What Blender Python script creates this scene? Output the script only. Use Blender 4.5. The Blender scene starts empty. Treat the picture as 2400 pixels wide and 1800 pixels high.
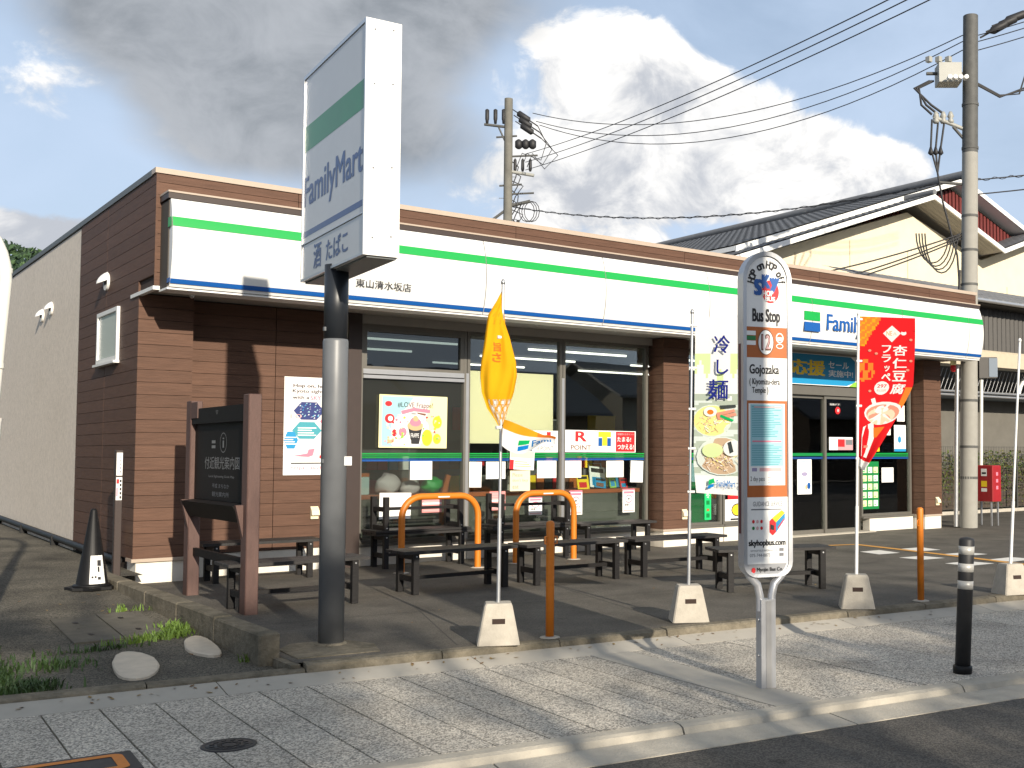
import bpy, bmesh, math, random
import numpy as np
from mathutils import Vector, Matrix
R = math.radians
rng = random.Random(7)
sc = bpy.context.scene
col = sc.collection

# ------------------------------------------------------------------ camera, sky, sun, exposure
cam_d = bpy.data.cameras.new('camera'); cam = bpy.data.objects.new('camera', cam_d); col.objects.link(cam)
cam.location = (0, 0, 1.5)
cam.rotation_euler = (R(90 + 2.915), 0, R(50.425 - 90))
cam_d.sensor_width = 36; cam_d.lens = 38.88; cam_d.shift_x = -0.1667; cam_d.shift_y = 0.0121
cam_d.clip_start = 0.05; cam_d.clip_end = 4000
sc.camera = cam
sc.render.engine = 'CYCLES'
sc.view_settings.view_transform = 'Standard'; sc.view_settings.look = 'None'
sc.view_settings.gamma = 1; sc.view_settings.use_curve_mapping = False
sc.view_settings.exposure = 0.35
sc.cycles.max_bounces = 8; sc.cycles.transparent_max_bounces = 16

SUN = Vector((-0.182, -1.0, 0.355)).normalized()      # towards the sun
sun_d = bpy.data.lights.new('sun', 'SUN'); sun = bpy.data.objects.new('sun', sun_d); col.objects.link(sun)
sun_d.energy = 5.0; sun_d.angle = R(0.6); sun_d.color = (1.0, 0.9, 0.75)
sun.rotation_euler = SUN.to_track_quat('Z', 'Y').to_euler()
sun.location = (-4, -20, 20)

world = bpy.data.worlds.new('World'); sc.world = world; world.use_nodes = True
def build_world():
    nt = world.node_tree; nt.nodes.clear(); N = nt.nodes; L = nt.links
    def math_(op, a, b=None, clamp=False):
        n = N.new('ShaderNodeMath'); n.operation = op; n.use_clamp = clamp
        for i, s in enumerate((a, b)):
            if s is None: continue
            if isinstance(s, (int, float)): n.inputs[i].default_value = s
            else: L.new(s, n.inputs[i])
        return n.outputs[0]
    def mixc(f, a, b):
        n = N.new('ShaderNodeMix'); n.data_type = 'RGBA'
        for sock, s in ((n.inputs[0], f), (n.inputs[6], a), (n.inputs[7], b)):
            if isinstance(s, (tuple, float)): sock.default_value = s if not isinstance(s, tuple) else (*s, 1)
            else: L.new(s, sock)
        return n.outputs[2]
    def ramp(f, lo, hi):
        n = N.new('ShaderNodeMapRange'); n.interpolation_type = 'SMOOTHSTEP'; L.new(f, n.inputs[0])
        n.inputs[1].default_value = lo; n.inputs[2].default_value = hi
        return n.outputs[0]
    tc = N.new('ShaderNodeTexCoord'); sep = N.new('ShaderNodeSeparateXYZ'); L.new(tc.outputs['Generated'], sep.inputs[0])
    az = math_('ARCTAN2', sep.outputs[0], sep.outputs[1]); el = math_('ARCSINE', sep.outputs[2])
    com = N.new('ShaderNodeCombineXYZ'); L.new(az, com.inputs[0]); L.new(el, com.inputs[1])
    def noise(scale, detail, rough, stretch=(1, 1, 1), dist=0.0):
        mp = N.new('ShaderNodeMapping'); mp.inputs['Scale'].default_value = stretch; L.new(tc.outputs['Generated'], mp.inputs[0])
        n = N.new('ShaderNodeTexNoise'); n.inputs['Scale'].default_value = scale; n.inputs['Detail'].default_value = detail
        n.inputs['Roughness'].default_value = rough; n.inputs['Distortion'].default_value = dist
        L.new(mp.outputs[0], n.inputs['Vector']); return n.outputs[0]
    def blobs(lst):
        acc = None
        for (a, e, ra, re, w) in lst:
            mp = N.new('ShaderNodeMapping'); mp.vector_type = 'POINT'
            mp.inputs['Location'].default_value = (-a / ra, -e / re, 0); mp.inputs['Scale'].default_value = (1 / ra, 1 / re, 0)
            L.new(com.outputs[0], mp.inputs[0])
            g = N.new('ShaderNodeTexGradient'); g.gradient_type = 'SPHERICAL'; L.new(mp.outputs[0], g.inputs[0])
            v = math_('MULTIPLY', g.outputs['Fac'], w)
            acc = v if acc is None else math_('ADD', acc, v)
        return acc
    n1 = noise(5.0, 8, 0.55, (1, 1, 1.6), 0.3); n2 = noise(15.0, 11, 0.62, (1, 1, 1.3), 0.5); n3 = noise(2.2, 5, 0.5, (1, 1, 2.2))
    broad = math_('MULTIPLY', math_('SUBTRACT', n3, 0.5), 1.0)
    white = math_('ADD', math_('ADD', blobs(WHITE_BLOBS), math_('MULTIPLY', math_('SUBTRACT', n1, 0.5), 1.1)),
                  math_('ADD', math_('MULTIPLY', math_('SUBTRACT', n2, 0.5), 1.1), broad))
    dark = math_('ADD', math_('ADD', blobs(DARK_BLOBS), math_('MULTIPLY', math_('SUBTRACT', n1, 0.5), 1.0)),
                 math_('ADD', math_('MULTIPLY', math_('SUBTRACT', n2, 0.5), 0.25), broad))
    dark = math_('ADD', dark, math_('MULTIPLY', ramp(el, 0.40, 0.75), 0.75))        # extra grey cloud above the view, added to cut the sky's ambient light
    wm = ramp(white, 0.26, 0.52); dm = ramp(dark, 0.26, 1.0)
    sky = N.new('ShaderNodeTexSky'); sky.sky_type = 'NISHITA'; sky.sun_disc = False
    sky.sun_elevation = math.asin(SUN.z); sky.sun_rotation = math.atan2(SUN.x, SUN.y) % (2 * math.pi)
    sky.air_density = 1.0; sky.dust_density = 2.2; sky.ozone_density = 1.0; sky.altitude = 50
    shade = ramp(math_('ADD', math_('ADD', math_('MULTIPLY', n2, 0.75), math_('MULTIPLY', n1, 0.7)), math_('MULTIPLY', math_('SUBTRACT', el, 0.27), 1.3)), 0.56, 0.84)
    wcol = mixc(shade, (4.5, 4.75, 5.25), (9.2, 9.05, 8.8))
    dcol = mixc(ramp(math_('ADD', math_('MULTIPLY', n1, 0.6), math_('MULTIPLY', n2, 0.4)), 0.38, 0.64), (2.1, 2.3, 2.55), (3.9, 4.1, 4.4))
    hz = ramp(el, 0.42, 0.02)
    base = mixc(math_('MULTIPLY', hz, 0.75), sky.outputs[0], (4.8, 5.8, 7.2))
    base = mixc(math_('ADD', math_('MULTIPLY', ramp(n1, 0.25, 0.7), 0.40), 0.45), base, (4.9, 6.0, 7.7))
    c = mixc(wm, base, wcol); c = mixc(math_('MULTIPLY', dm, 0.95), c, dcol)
    bg = N.new('ShaderNodeBackground'); L.new(c, bg.inputs[0]); bg.inputs[1].default_value = 0.098
    out = N.new('ShaderNodeOutputWorld'); L.new(bg.outputs[0], out.inputs[0])
# clouds: azimuth, elevation, half sizes (radians), weight
WHITE_BLOBS = [(0.6281, 0.3101, 0.1534, 0.1003, 1.05), (0.7259, 0.2815, 0.1604, 0.0849, 1.0), (0.7995, 0.2434, 0.1179, 0.0617, 0.9), (0.8797, 0.2479, 0.0576, 0.0347, 1.0), (0.6129, 0.2255, 0.181, 0.0656, 0.75), (0.1621, 0.2863, 0.0665, 0.054, 0.45), (0.1711, 0.1691, 0.1125, 0.0289, 1.1), (0.628, 0.3493, 0.0982, 0.0579, 0.8)]
DARK_BLOBS = [(0.2368, 0.3585, 0.1878, 0.0887, 1.05), (0.3373, 0.3298, 0.2018, 0.1235, 1.1), (0.504, 0.3888, 0.1854, 0.081, 1.0), (0.3045, 0.2653, 0.1033, 0.0617, 0.75), (0.4456, 0.2665, 0.1357, 0.0887, 0.85), (0.5819, 0.2508, 0.1102, 0.0656, 0.45), (0.3504, 0.3745, 0.185, 0.1003, 0.6)]
build_world()

# ------------------------------------------------------------------ helpers
MATS = {}
def mat(name, color, rough=0.7, metal=0.0, var=0.0, vscale=8.0, bump=0.0, bscale=40.0, rnd=0.0, spec=0.5, stretch=(1, 1, 1), dirt=0.0, dirtcol=(0.06, 0.05, 0.04), dscale=1.5, detail=4):
    """plain procedural paint / stone / metal: colour with noise variation, optional per-object shift, stains and relief"""
    if name in MATS: return MATS[name]
    m = bpy.data.materials.new(name); m.use_nodes = True; nt = m.node_tree; N = nt.nodes; L = nt.links
    b = N['Principled BSDF']; b.inputs['Roughness'].default_value = rough; b.inputs['Metallic'].default_value = metal
    b.inputs['Specular IOR Level'].default_value = spec; b.inputs['Base Color'].default_value = (*color, 1)
    m.diffuse_color = (*color, 1)
    tc = None; cur = None
    def coord():
        nonlocal tc
        if tc is None:
            g = N.new('ShaderNodeNewGeometry'); mp = N.new('ShaderNodeMapping'); mp.inputs['Scale'].default_value = stretch
            L.new(g.outputs['Position'], mp.inputs[0]); tc = mp.outputs[0]
        return tc
    if var or rnd or dirt:
        hsv = N.new('ShaderNodeHueSaturation'); hsv.inputs['Color'].default_value = (*color, 1); val = None
        if var:
            n = N.new('ShaderNodeTexNoise'); n.inputs['Scale'].default_value = vscale; n.inputs['Detail'].default_value = detail; n.inputs['Roughness'].default_value = 0.6
            L.new(coord(), n.inputs['Vector'])
            r = N.new('ShaderNodeMapRange'); r.inputs[1].default_value = 0.25; r.inputs[2].default_value = 0.75
            r.inputs[3].default_value = 1 - var; r.inputs[4].default_value = 1 + var; L.new(n.outputs[0], r.inputs[0]); val = r.outputs[0]
        if rnd:
            oi = N.new('ShaderNodeObjectInfo'); r2 = N.new('ShaderNodeMapRange'); r2.inputs[3].default_value = 1 - rnd; r2.inputs[4].default_value = 1 + rnd
            L.new(oi.outputs['Random'], r2.inputs[0])
            if val is None: val = r2.outputs[0]
            else:
                mm = N.new('ShaderNodeMath'); mm.operation = 'MULTIPLY'; L.new(val, mm.inputs[0]); L.new(r2.outputs[0], mm.inputs[1]); val = mm.outputs[0]
        if val is not None: L.new(val, hsv.inputs['Value'])
        cur = hsv.outputs[0]
        if dirt:
            n = N.new('ShaderNodeTexNoise'); n.inputs['Scale'].default_value = dscale; n.inputs['Detail'].default_value = 7; n.inputs['Roughness'].default_value = 0.65
            L.new(coord(), n.inputs['Vector'])
            r = N.new('ShaderNodeMapRange'); r.inputs[1].default_value = 0.48; r.inputs[2].default_value = 0.75; r.inputs[4].default_value = dirt
            L.new(n.outputs[0], r.inputs[0])
            mx = N.new('ShaderNodeMix'); mx.data_type = 'RGBA'; L.new(r.outputs[0], mx.inputs[0]); L.new(cur, mx.inputs[6]); mx.inputs[7].default_value = (*dirtcol, 1)
            cur = mx.outputs[2]
        L.new(cur, b.inputs['Base Color'])
    if bump:
        n = N.new('ShaderNodeTexNoise'); n.inputs['Scale'].default_value = bscale; n.inputs['Detail'].default_value = 5
        L.new(coord(), n.inputs['Vector'])
        bp = N.new('ShaderNodeBump'); bp.inputs['Strength'].default_value = bump; bp.inputs['Distance'].default_value = 0.02
        L.new(n.outputs[0], bp.inputs['Height']); L.new(bp.outputs[0], b.inputs['Normal'])
    MATS[name] = m; return m

def speckle(name, dark, light, scale, rough=0.85, big=0.15, lo=0.35, hi=0.65):
    """exposed-aggregate surface: grains of two tones with broad wear"""
    m = bpy.data.materials.new(name); m.use_nodes = True; nt = m.node_tree; N = nt.nodes; L = nt.links; b = N['Principled BSDF']
    b.inputs['Roughness'].default_value = rough; b.inputs['Specular IOR Level'].default_value = 0.3
    g = N.new('ShaderNodeNewGeometry')
    v = N.new('ShaderNodeTexVoronoi'); v.inputs['Scale'].default_value = scale; L.new(g.outputs['Position'], v.inputs['Vector'])
    sep = N.new('ShaderNodeSeparateColor'); L.new(v.outputs['Color'], sep.inputs[0])
    r = N.new('ShaderNodeMapRange'); r.inputs[1].default_value = lo; r.inputs[2].default_value = hi; L.new(sep.outputs[0], r.inputs[0])
    mx = N.new('ShaderNodeMix'); mx.data_type = 'RGBA'; mx.inputs[6].default_value = (*dark, 1); mx.inputs[7].default_value = (*light, 1); L.new(r.outputs[0], mx.inputs[0])
    n = N.new('ShaderNodeTexNoise'); n.inputs['Scale'].default_value = 1.7; n.inputs['Detail'].default_value = 6; L.new(g.outputs['Position'], n.inputs['Vector'])
    r2 = N.new('ShaderNodeMapRange'); r2.inputs[1].default_value = 0.3; r2.inputs[2].default_value = 0.7; r2.inputs[3].default_value = 1 - big; r2.inputs[4].default_value = 1 + big; L.new(n.outputs[0], r2.inputs[0])
    oi = N.new('ShaderNodeObjectInfo'); r3 = N.new('ShaderNodeMapRange'); r3.inputs[3].default_value = 0.93; r3.inputs[4].default_value = 1.07; L.new(oi.outputs['Random'], r3.inputs[0])
    mu = N.new('ShaderNodeMath'); mu.operation = 'MULTIPLY'; L.new(r2.outputs[0], mu.inputs[0]); L.new(r3.outputs[0], mu.inputs[1])
    for (sc_, a_, b2_, dk) in ((0.9, 0.56, 0.70, 0.72), (7.0, 0.66, 0.74, 0.62)):     # worn stains and small spots
        ns = N.new('ShaderNodeTexNoise'); ns.inputs['Scale'].default_value = sc_; ns.inputs['Detail'].default_value = 5; ns.inputs['Distortion'].default_value = 0.6; L.new(g.outputs['Position'], ns.inputs['Vector'])
        rs_ = N.new('ShaderNodeMapRange'); rs_.inputs[1].default_value = a_; rs_.inputs[2].default_value = b2_; rs_.inputs[3].default_value = 1.0; rs_.inputs[4].default_value = dk; L.new(ns.outputs[0], rs_.inputs[0])
        m3_ = N.new('ShaderNodeMath'); m3_.operation = 'MULTIPLY'; L.new(mu.outputs[0], m3_.inputs[0]); L.new(rs_.outputs[0], m3_.inputs[1]); mu = m3_
    h = N.new('ShaderNodeHueSaturation'); L.new(mx.outputs[2], h.inputs['Color']); L.new(mu.outputs[0], h.inputs['Value']); L.new(h.outputs[0], b.inputs['Base Color'])
    bp = N.new('ShaderNodeBump'); bp.inputs['Strength'].default_value = 0.5; bp.inputs['Distance'].default_value = 0.004; L.new(v.outputs['Distance'], bp.inputs['Height']); L.new(bp.outputs[0], b.inputs['Normal'])
    MATS[name] = m; return m

def glass_mat(name, tint=(0.86, 0.9, 0.88), wired=False, refl=1.0):
    m = bpy.data.materials.new(name); m.use_nodes = True; nt = m.node_tree; N = nt.nodes; L = nt.links; N.clear()
    t = N.new('ShaderNodeBsdfTransparent'); t.inputs[0].default_value = (*tint, 1)
    g = N.new('ShaderNodeBsdfGlossy'); g.inputs['Roughness'].default_value = 0.01; g.inputs[0].default_value = (1, 1, 1, 1)
    f = N.new('ShaderNodeFresnel'); f.inputs[0].default_value = 1.5
    mu = N.new('ShaderNodeMath'); mu.operation = 'MULTIPLY'; mu.inputs[1].default_value = 1.6 * refl; mu.use_clamp = True; L.new(f.outputs[0], mu.inputs[0])
    geo = N.new('ShaderNodeNewGeometry')
    n = N.new('ShaderNodeTexNoise'); n.inputs['Scale'].default_value = 0.7; L.new(geo.outputs['Position'], n.inputs['Vector'])
    bp = N.new('ShaderNodeBump'); bp.inputs['Strength'].default_value = 0.02; bp.inputs['Distance'].default_value = 0.1; L.new(n.outputs[0], bp.inputs['Height']); L.new(bp.outputs[0], g.inputs['Normal'])
    mx = N.new('ShaderNodeMixShader'); L.new(mu.outputs[0], mx.inputs[0]); L.new(t.outputs[0], mx.inputs[1]); L.new(g.outputs[0], mx.inputs[2])
    last = mx.outputs[0]
    if wired:   # steel wires cast in the pane, two diagonal directions
        w = None
        for s in (1, -1):
            sp = N.new('ShaderNodeSeparateXYZ'); L.new(geo.outputs['Position'], sp.inputs[0])
            a = N.new('ShaderNodeMath'); a.operation = 'MULTIPLY_ADD'; L.new(sp.outputs[2], a.inputs[0]); a.inputs[1].default_value = s; L.new(sp.outputs[0], a.inputs[2])
            fr = N.new('ShaderNodeMath'); fr.operation = 'MULTIPLY'; L.new(a.outputs[0], fr.inputs[0]); fr.inputs[1].default_value = 26.0
            fc = N.new('ShaderNodeMath'); fc.operation = 'FRACT'; L.new(fr.outputs[0], fc.inputs[0])
            lt = N.new('ShaderNodeMath'); lt.operation = 'LESS_THAN'; L.new(fc.outputs[0], lt.inputs[0]); lt.inputs[1].default_value = 0.08
            if w is None: w = lt.outputs[0]
            else:
                o_ = N.new('ShaderNodeMath'); o_.operation = 'MAXIMUM'; L.new(w, o_.inputs[0]); L.new(lt.outputs[0], o_.inputs[1]); w = o_.outputs[0]
        d = N.new('ShaderNodeBsdfDiffuse'); d.inputs[0].default_value = (0.10, 0.10, 0.09, 1)
        m2 = N.new('ShaderNodeMixShader'); L.new(w, m2.inputs[0]); L.new(last, m2.inputs[1]); L.new(d.outputs[0], m2.inputs[2]); last = m2.outputs[0]
    o = N.new('ShaderNodeOutputMaterial'); L.new(last, o.inputs[0]); MATS[name] = m; return m

def emit(name, color, s):
    m = bpy.data.materials.new(name); m.use_nodes = True; b = m.node_tree.nodes['Principled BSDF']
    b.inputs['Base Color'].default_value = (*color, 1); b.inputs['Emission Color'].default_value = (*color, 1); b.inputs['Emission Strength'].default_value = s
    MATS[name] = m; return m

def cloth(name, color, var=0.08):
    """thin flag cloth: diffuse with light passing through"""
    if name in MATS: return MATS[name]
    m = bpy.data.materials.new(name); m.use_nodes = True; nt = m.node_tree; N = nt.nodes; L = nt.links; N.clear()
    d = N.new('ShaderNodeBsdfDiffuse'); t = N.new('ShaderNodeBsdfTranslucent')
    for s in (d, t): s.inputs[0].default_value = (*color, 1)
    mx = N.new('ShaderNodeMixShader'); mx.inputs[0].default_value = 0.3; L.new(d.outputs[0], mx.inputs[1]); L.new(t.outputs[0], mx.inputs[2])
    o = N.new('ShaderNodeOutputMaterial'); L.new(mx.outputs[0], o.inputs[0]); MATS[name] = m; return m

_txt = {}
def text2d(s, bold=0.0):
    k = (s, bold)
    if k in _txt: return _txt[k]
    if bold > 0:                       # heavier strokes: shifted copies, each a hair in front of the last
        vs, fs, size = text2d(s); V = []; F = []
        for q, (dx, dy) in enumerate(((-1, -.5), (1, -.5), (-1, .5), (1, .5), (0, 0))):
            F += [tuple(i + len(V) * len(vs) for i in f) for f in fs]; V.append(vs + np.array([dx * bold * .9 + bold, dy * bold * .9 + bold * .5, q]))
        _txt[k] = (np.concatenate(V) if len(vs) else vs, F, size + np.array([2 * bold, bold, 0])); return _txt[k]
    c = bpy.data.curves.new('txt', 'FONT'); c.body = s; c.resolution_u = 3
    o = bpy.data.objects.new('txt', c); col.objects.link(o)
    dg = bpy.context.evaluated_depsgraph_get(); me = bpy.data.meshes.new_from_object(o.evaluated_get(dg))
    vs = np.array([v.co[:] for v in me.vertices]).reshape(-1, 3); fs = [tuple(p.vertices) for p in me.polygons]
    bpy.data.objects.remove(o); bpy.data.curves.remove(c); bpy.data.meshes.remove(me)
    if len(vs): mn = vs.min(0); mx = vs.max(0); vs = vs - mn; size = mx - mn
    else: size = np.array([1, 1, 0])
    _txt[k] = (vs, fs, size); return _txt[k]

class MB:
    """collects shapes for ONE mesh object; faces may use several materials"""
    def __init__(self, m=None): self.v = []; self.f = []; self.fm = []; self.mats = []; self.cur = m; self.smooth = set()
    def mi(self, m):
        m = m or self.cur
        if isinstance(m, str): m = MATS[m]
        if m not in self.mats: self.mats.append(m)
        return self.mats.index(m)
    def add(self, vs, fs, m=None, smooth=False):
        o = len(self.v); k = self.mi(m); self.v.extend([tuple(map(float, p)) for p in vs])
        for f in fs:
            if smooth: self.smooth.add(len(self.f))
            self.f.append(tuple(i + o for i in f)); self.fm.append(k)
        return self
    def box(self, x0, x1, y0, y1, z0, z1, m=None):
        vs = [(x0, y0, z0), (x1, y0, z0), (x1, y1, z0), (x0, y1, z0), (x0, y0, z1), (x1, y0, z1), (x1, y1, z1), (x0, y1, z1)]
        return self.add(vs, [(0, 3, 2, 1), (4, 5, 6, 7), (0, 1, 5, 4), (1, 2, 6, 5), (2, 3, 7, 6), (3, 0, 4, 7)], m)
    def bbox(self, x0, x1, y0, y1, z0, z1, b=0.01, m=None):      # box with chamfered upright and top edges
        xs = [(x0 + b, y0), (x1 - b, y0), (x1, y0 + b), (x1, y1 - b), (x1 - b, y1), (x0 + b, y1), (x0, y1 - b), (x0, y0 + b)]
        cx, cy = (x0 + x1) / 2, (y0 + y1) / 2
        ins = [(x + (b if x < cx else -b), y + (b if y < cy else -b)) for x, y in xs]
        n = 8; vs = [(x, y, z0) for x, y in xs] + [(x, y, z1 - b) for x, y in xs] + [(x, y, z1) for x, y in ins]
        fs = [tuple(range(n))[::-1], tuple(range(2 * n, 3 * n))]
        for r in (0, n):
            for i in range(n): j = (i + 1) % n; fs.append((r + i, r + j, r + n + j, r + n + i))
        return self.add(vs, fs, m)
    def prism(self, poly, d, m=None):                              # planar polygon (3d points) extruded by vector d
        n = len(poly); vs = [Vector(p) for p in poly] + [Vector(p) + Vector(d) for p in poly]
        fs = [tuple(range(n)), tuple(range(n, 2 * n))[::-1]] + [(i, n + i, n + (i + 1) % n, (i + 1) % n) for i in range(n)]
        nrm = (Vector(poly[1]) - Vector(poly[0])).cross(Vector(poly[2]) - Vector(poly[1]))
        if nrm.dot(Vector(d)) > 0: fs = [f[::-1] for f in fs]
        return self.add(vs, fs, m)
    def tube(self, pts, r, n=10, m=None, caps=True, smooth=True):
        pts = [Vector(p) for p in pts]; rs = r if isinstance(r, (list, tuple)) else [r] * len(pts)
        vs = []; fs = []; prev = None
        for i, p in enumerate(pts):
            t = (pts[min(i + 1, len(pts) - 1)] - pts[max(i - 1, 0)]).normalized()
            if prev is None:
                a = Vector((0, 0, 1)) if abs(t.z) < 0.9 else Vector((1, 0, 0)); u = t.cross(a).normalized()
            else: u = (prev - t * prev.dot(t)).normalized()
            w = t.cross(u); prev = u
            for k in range(n): a = 2 * math.pi * k / n; vs.append(p + (u * math.cos(a) + w * math.sin(a)) * rs[i])
        for i in range(len(pts) - 1):
            for k in range(n): j = (k + 1) % n; fs.append((i * n + k, i * n + j, (i + 1) * n + j, (i + 1) * n + k))
        self.add(vs, fs, m, smooth)
        if caps:
            self.add(vs[:n], [tuple(range(n))[::-1]], m); self.add(vs[-n:], [tuple(range(n))], m)
        return self
    def cyl(self, x, y, z0, z1, r, n=16, m=None, r1=None): return self.tube([(x, y, z0), (x, y, z1)], [r, r if r1 is None else r1], n, m)
    def lathe(self, x, y, prof, n=16, m=None, smooth=True):       # prof = [(r,z)...]
        vs = []; fs = []
        for r, z in prof:
            for k in range(n): a = 2 * math.pi * k / n; vs.append((x + r * math.cos(a), y + r * math.sin(a), z))
        for i in range(len(prof) - 1):
            for k in range(n): j = (k + 1) % n; fs.append((i * n + k, i * n + j, (i + 1) * n + j, (i + 1) * n + k))
        fs.append(tuple(range(n))[::-1]); fs.append(tuple(range((len(prof) - 1) * n, len(prof) * n)))
        return self.add(vs, fs, m, smooth)
    def quad(self, O, U, V, u0, u1, v0, v1, m=None, off=0.0):
        O, U, V = Vector(O), Vector(U), Vector(V); nn = U.cross(V).normalized() * off
        return self.add([O + U * a + V * b + nn for a, b in ((u0, v0), (u1, v0), (u1, v1), (u0, v1))], [(0, 1, 2, 3)], m)
    def poly(self, O, U, V, pts, m=None, off=0.0):
        O, U, V = Vector(O), Vector(U), Vector(V); nn = U.cross(V).normalized() * off
        return self.add([O + U * a + V * b + nn for a, b in pts], [tuple(range(len(pts)))], m)
    def disc(self, O, U, V, cu, cv, ru, rv, m=None, off=0.0, n=20, a0=0, a1=360):
        pts = [(cu + ru * math.cos(R(a0 + (a1 - a0) * i / n)), cv + rv * math.sin(R(a0 + (a1 - a0) * i / n))) for i in range(n if a1 - a0 >= 360 else n + 1)]
        return self.poly(O, U, V, pts, m, off)
    def text(self, s, O, U, V, u0, u1, v0, v1, m=None, off=0.0, bold=0.0, keep=False):
        """lettering fitted into the rectangle u0..u1 x v0..v1 of the frame O,U,V"""
        vs, fs, size = text2d(s, bold)
        if not len(vs): return self
        su = (u1 - u0) / max(size[0], 1e-6); sv = (v1 - v0) / max(size[1], 1e-6)
        if keep: su = sv = min(su, sv)
        O, U, V = Vector(O), Vector(U), Vector(V); nn = U.cross(V).normalized() * off
        nh = U.cross(V).normalized()
        return self.add([O + U * (u0 + p[0] * su) + V * (v0 + p[1] * sv) + nn + nh * (p[2] * .00015) for p in vs], fs, m)
    def vtext(self, s, O, U, V, u0, u1, vtop, h, m=None, off=0.0, bold=0.0, gap=0.12):
        for i, ch in enumerate(s):
            small = ch in 'ッーし'
            k = 0.2 if small else 0.0
            self.text(ch, O, U, V, u0 + (u1 - u0) * k, u1 - (u1 - u0) * k * (0.2), vtop - (i + 1) * h + h * gap, vtop - i * h - (h * 0.15 if small else 0), m, off, bold)
        return self
    def rot(self, M):
        self.v = [tuple(M @ Vector(p)) for p in self.v]; return self
    def build(self, name, parent=None, loc=None, rotz=0.0):
        o_ = parent['_o'] if parent is not None and '_o' in parent else None
        vs = self.v
        if o_ is not None: vs = [(p[0] - o_[0], p[1] - o_[1], p[2] - o_[2]) for p in vs]
        me = bpy.data.meshes.new(name); me.from_pydata(vs, [], self.f)
        for m in self.mats: me.materials.append(m)
        me.polygons.foreach_set('material_index', self.fm)
        if self.smooth:
            s = np.zeros(len(self.f), bool); s[list(self.smooth)] = True; me.polygons.foreach_set('use_smooth', s)
        me.update()
        o = bpy.data.objects.new(name, me); col.objects.link(o)
        if parent is not None: o.parent = parent
        if o_ is not None: o['_o'] = list(o_)
        if loc is not None: o.location = loc
        o.rotation_euler = (0, 0, rotz)
        return o
def tag(o, label=None, cat=None, group=None, kind=None):
    if label: o['label'] = label
    if cat: o['category'] = cat
    if group: o['group'] = group
    if kind: o['kind'] = kind
    return o
def thing(name, label, cat, base=(0, 0, 0), rotz=0.0, group=None, world_coords=False):
    o = bpy.data.objects.new(name, None); col.objects.link(o); o.location = base; o.rotation_euler = (0, 0, rotz); o.empty_display_size = 0.2
    if world_coords: o['_o'] = list(base)
    return tag(o, label, cat, group)
def copy_tree(o, parent=None):
    c = o.copy(); col.objects.link(c); c.parent = parent
    for ch in o.children: copy_tree(ch, c)
    return c
def share(mesh_obj, name, parent, loc):
    o = bpy.data.objects.new(name, mesh_obj.data); col.objects.link(o); o.parent = parent; o.location = loc; return o
X3, Y3, Z3 = Vector((1, 0, 0)), Vector((0, 1, 0)), Vector((0, 0, 1))

# ------------------------------------------------------------------ materials
white = mat('white_paint', (0.78, 0.78, 0.76), 0.45, var=0.03)
paper = mat('white_paper', (0.82, 0.82, 0.80), 0.7)
cream = mat('cream_panel', (0.78, 0.70, 0.48), 0.6)
black = mat('black_print', (0.015, 0.015, 0.017), 0.6)
grey_p = mat('grey_print', (0.16, 0.165, 0.18), 0.6)
green = mat('green_print', (0.004, 0.33, 0.055), 0.4)
blue = mat('blue_print', (0.004, 0.085, 0.33), 0.4)
navy = mat('navy_print', (0.02, 0.035, 0.16), 0.5)
red = mat('red_print', (0.62, 0.015, 0.02), 0.5)
pink = mat('pink_print', (0.75, 0.20, 0.28), 0.6)
lpink = mat('light_pink_print', (0.66, 0.40, 0.40), 0.6)
orange_p = mat('orange_print', (0.42, 0.115, 0.022), 0.5)
yellow_p = mat('yellow_print', (0.85, 0.60, 0.02), 0.5)
pale_y = mat('pale_yellow_print', (0.82, 0.78, 0.42), 0.6)
cyan = mat('cyan_print', (0.01, 0.25, 0.50), 0.5)
teal = mat('teal_print', (0.05, 0.30, 0.36), 0.5)
pale_b = mat('pale_blue_print', (0.32, 0.56, 0.62), 0.5)
lime = mat('lime_print', (0.25, 0.50, 0.05), 0.5)
brown_p = mat('brown_print', (0.16, 0.07, 0.04), 0.6)
tan_p = mat('tan_print', (0.55, 0.38, 0.20), 0.6)
purple = mat('purple_print', (0.30, 0.27, 0.42), 0.6)
sgreen = mat('sign_green_film', (0.008, 0.20, 0.05), 0.3, var=0.12, vscale=2, dirt=0.15)
sblue = mat('sign_blue_film', (0.014, 0.055, 0.20), 0.3, var=0.1, vscale=2)
signw = mat('sign_white_acrylic', (0.56, 0.565, 0.56), 0.28, var=0.06, vscale=1.2, dirt=0.12, dirtcol=(0.35, 0.34, 0.32), dscale=3)
plank = mat('wood_look_siding', (0.110, 0.058, 0.038), 0.62, var=0.22, vscale=3.0, stretch=(1.2, 1.2, 16), bump=0.25, bscale=9, rnd=0.10, spec=0.25, detail=8)
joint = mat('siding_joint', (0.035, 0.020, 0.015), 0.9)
darktrim = mat('dark_brown_metal', (0.040, 0.026, 0.022), 0.5, var=0.1)
stucco = mat('grey_sprayed_wall', (0.72, 0.645, 0.555), 0.9, var=0.14, vscale=18, bump=0.25, bscale=60, dirt=0.22, dirtcol=(0.56, 0.49, 0.40), dscale=1.1, spec=0.2)
capm = mat('beige_metal_cap', (0.42, 0.34, 0.27), 0.45, var=0.05)
capd = mat('grey_green_metal_cap', (0.10, 0.11, 0.11), 0.5, var=0.05)
soffit = mat('soffit_board', (0.36, 0.34, 0.31), 0.8, var=0.04)
alu = mat('bronze_aluminium', (0.17, 0.16, 0.14), 0.38, 0.35, var=0.05)
alul = mat('silver_aluminium', (0.55, 0.55, 0.55), 0.32, 0.75, var=0.05)
steel = mat('galvanised_steel', (0.52, 0.53, 0.54), 0.38, 0.8, var=0.1, vscale=14)
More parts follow.
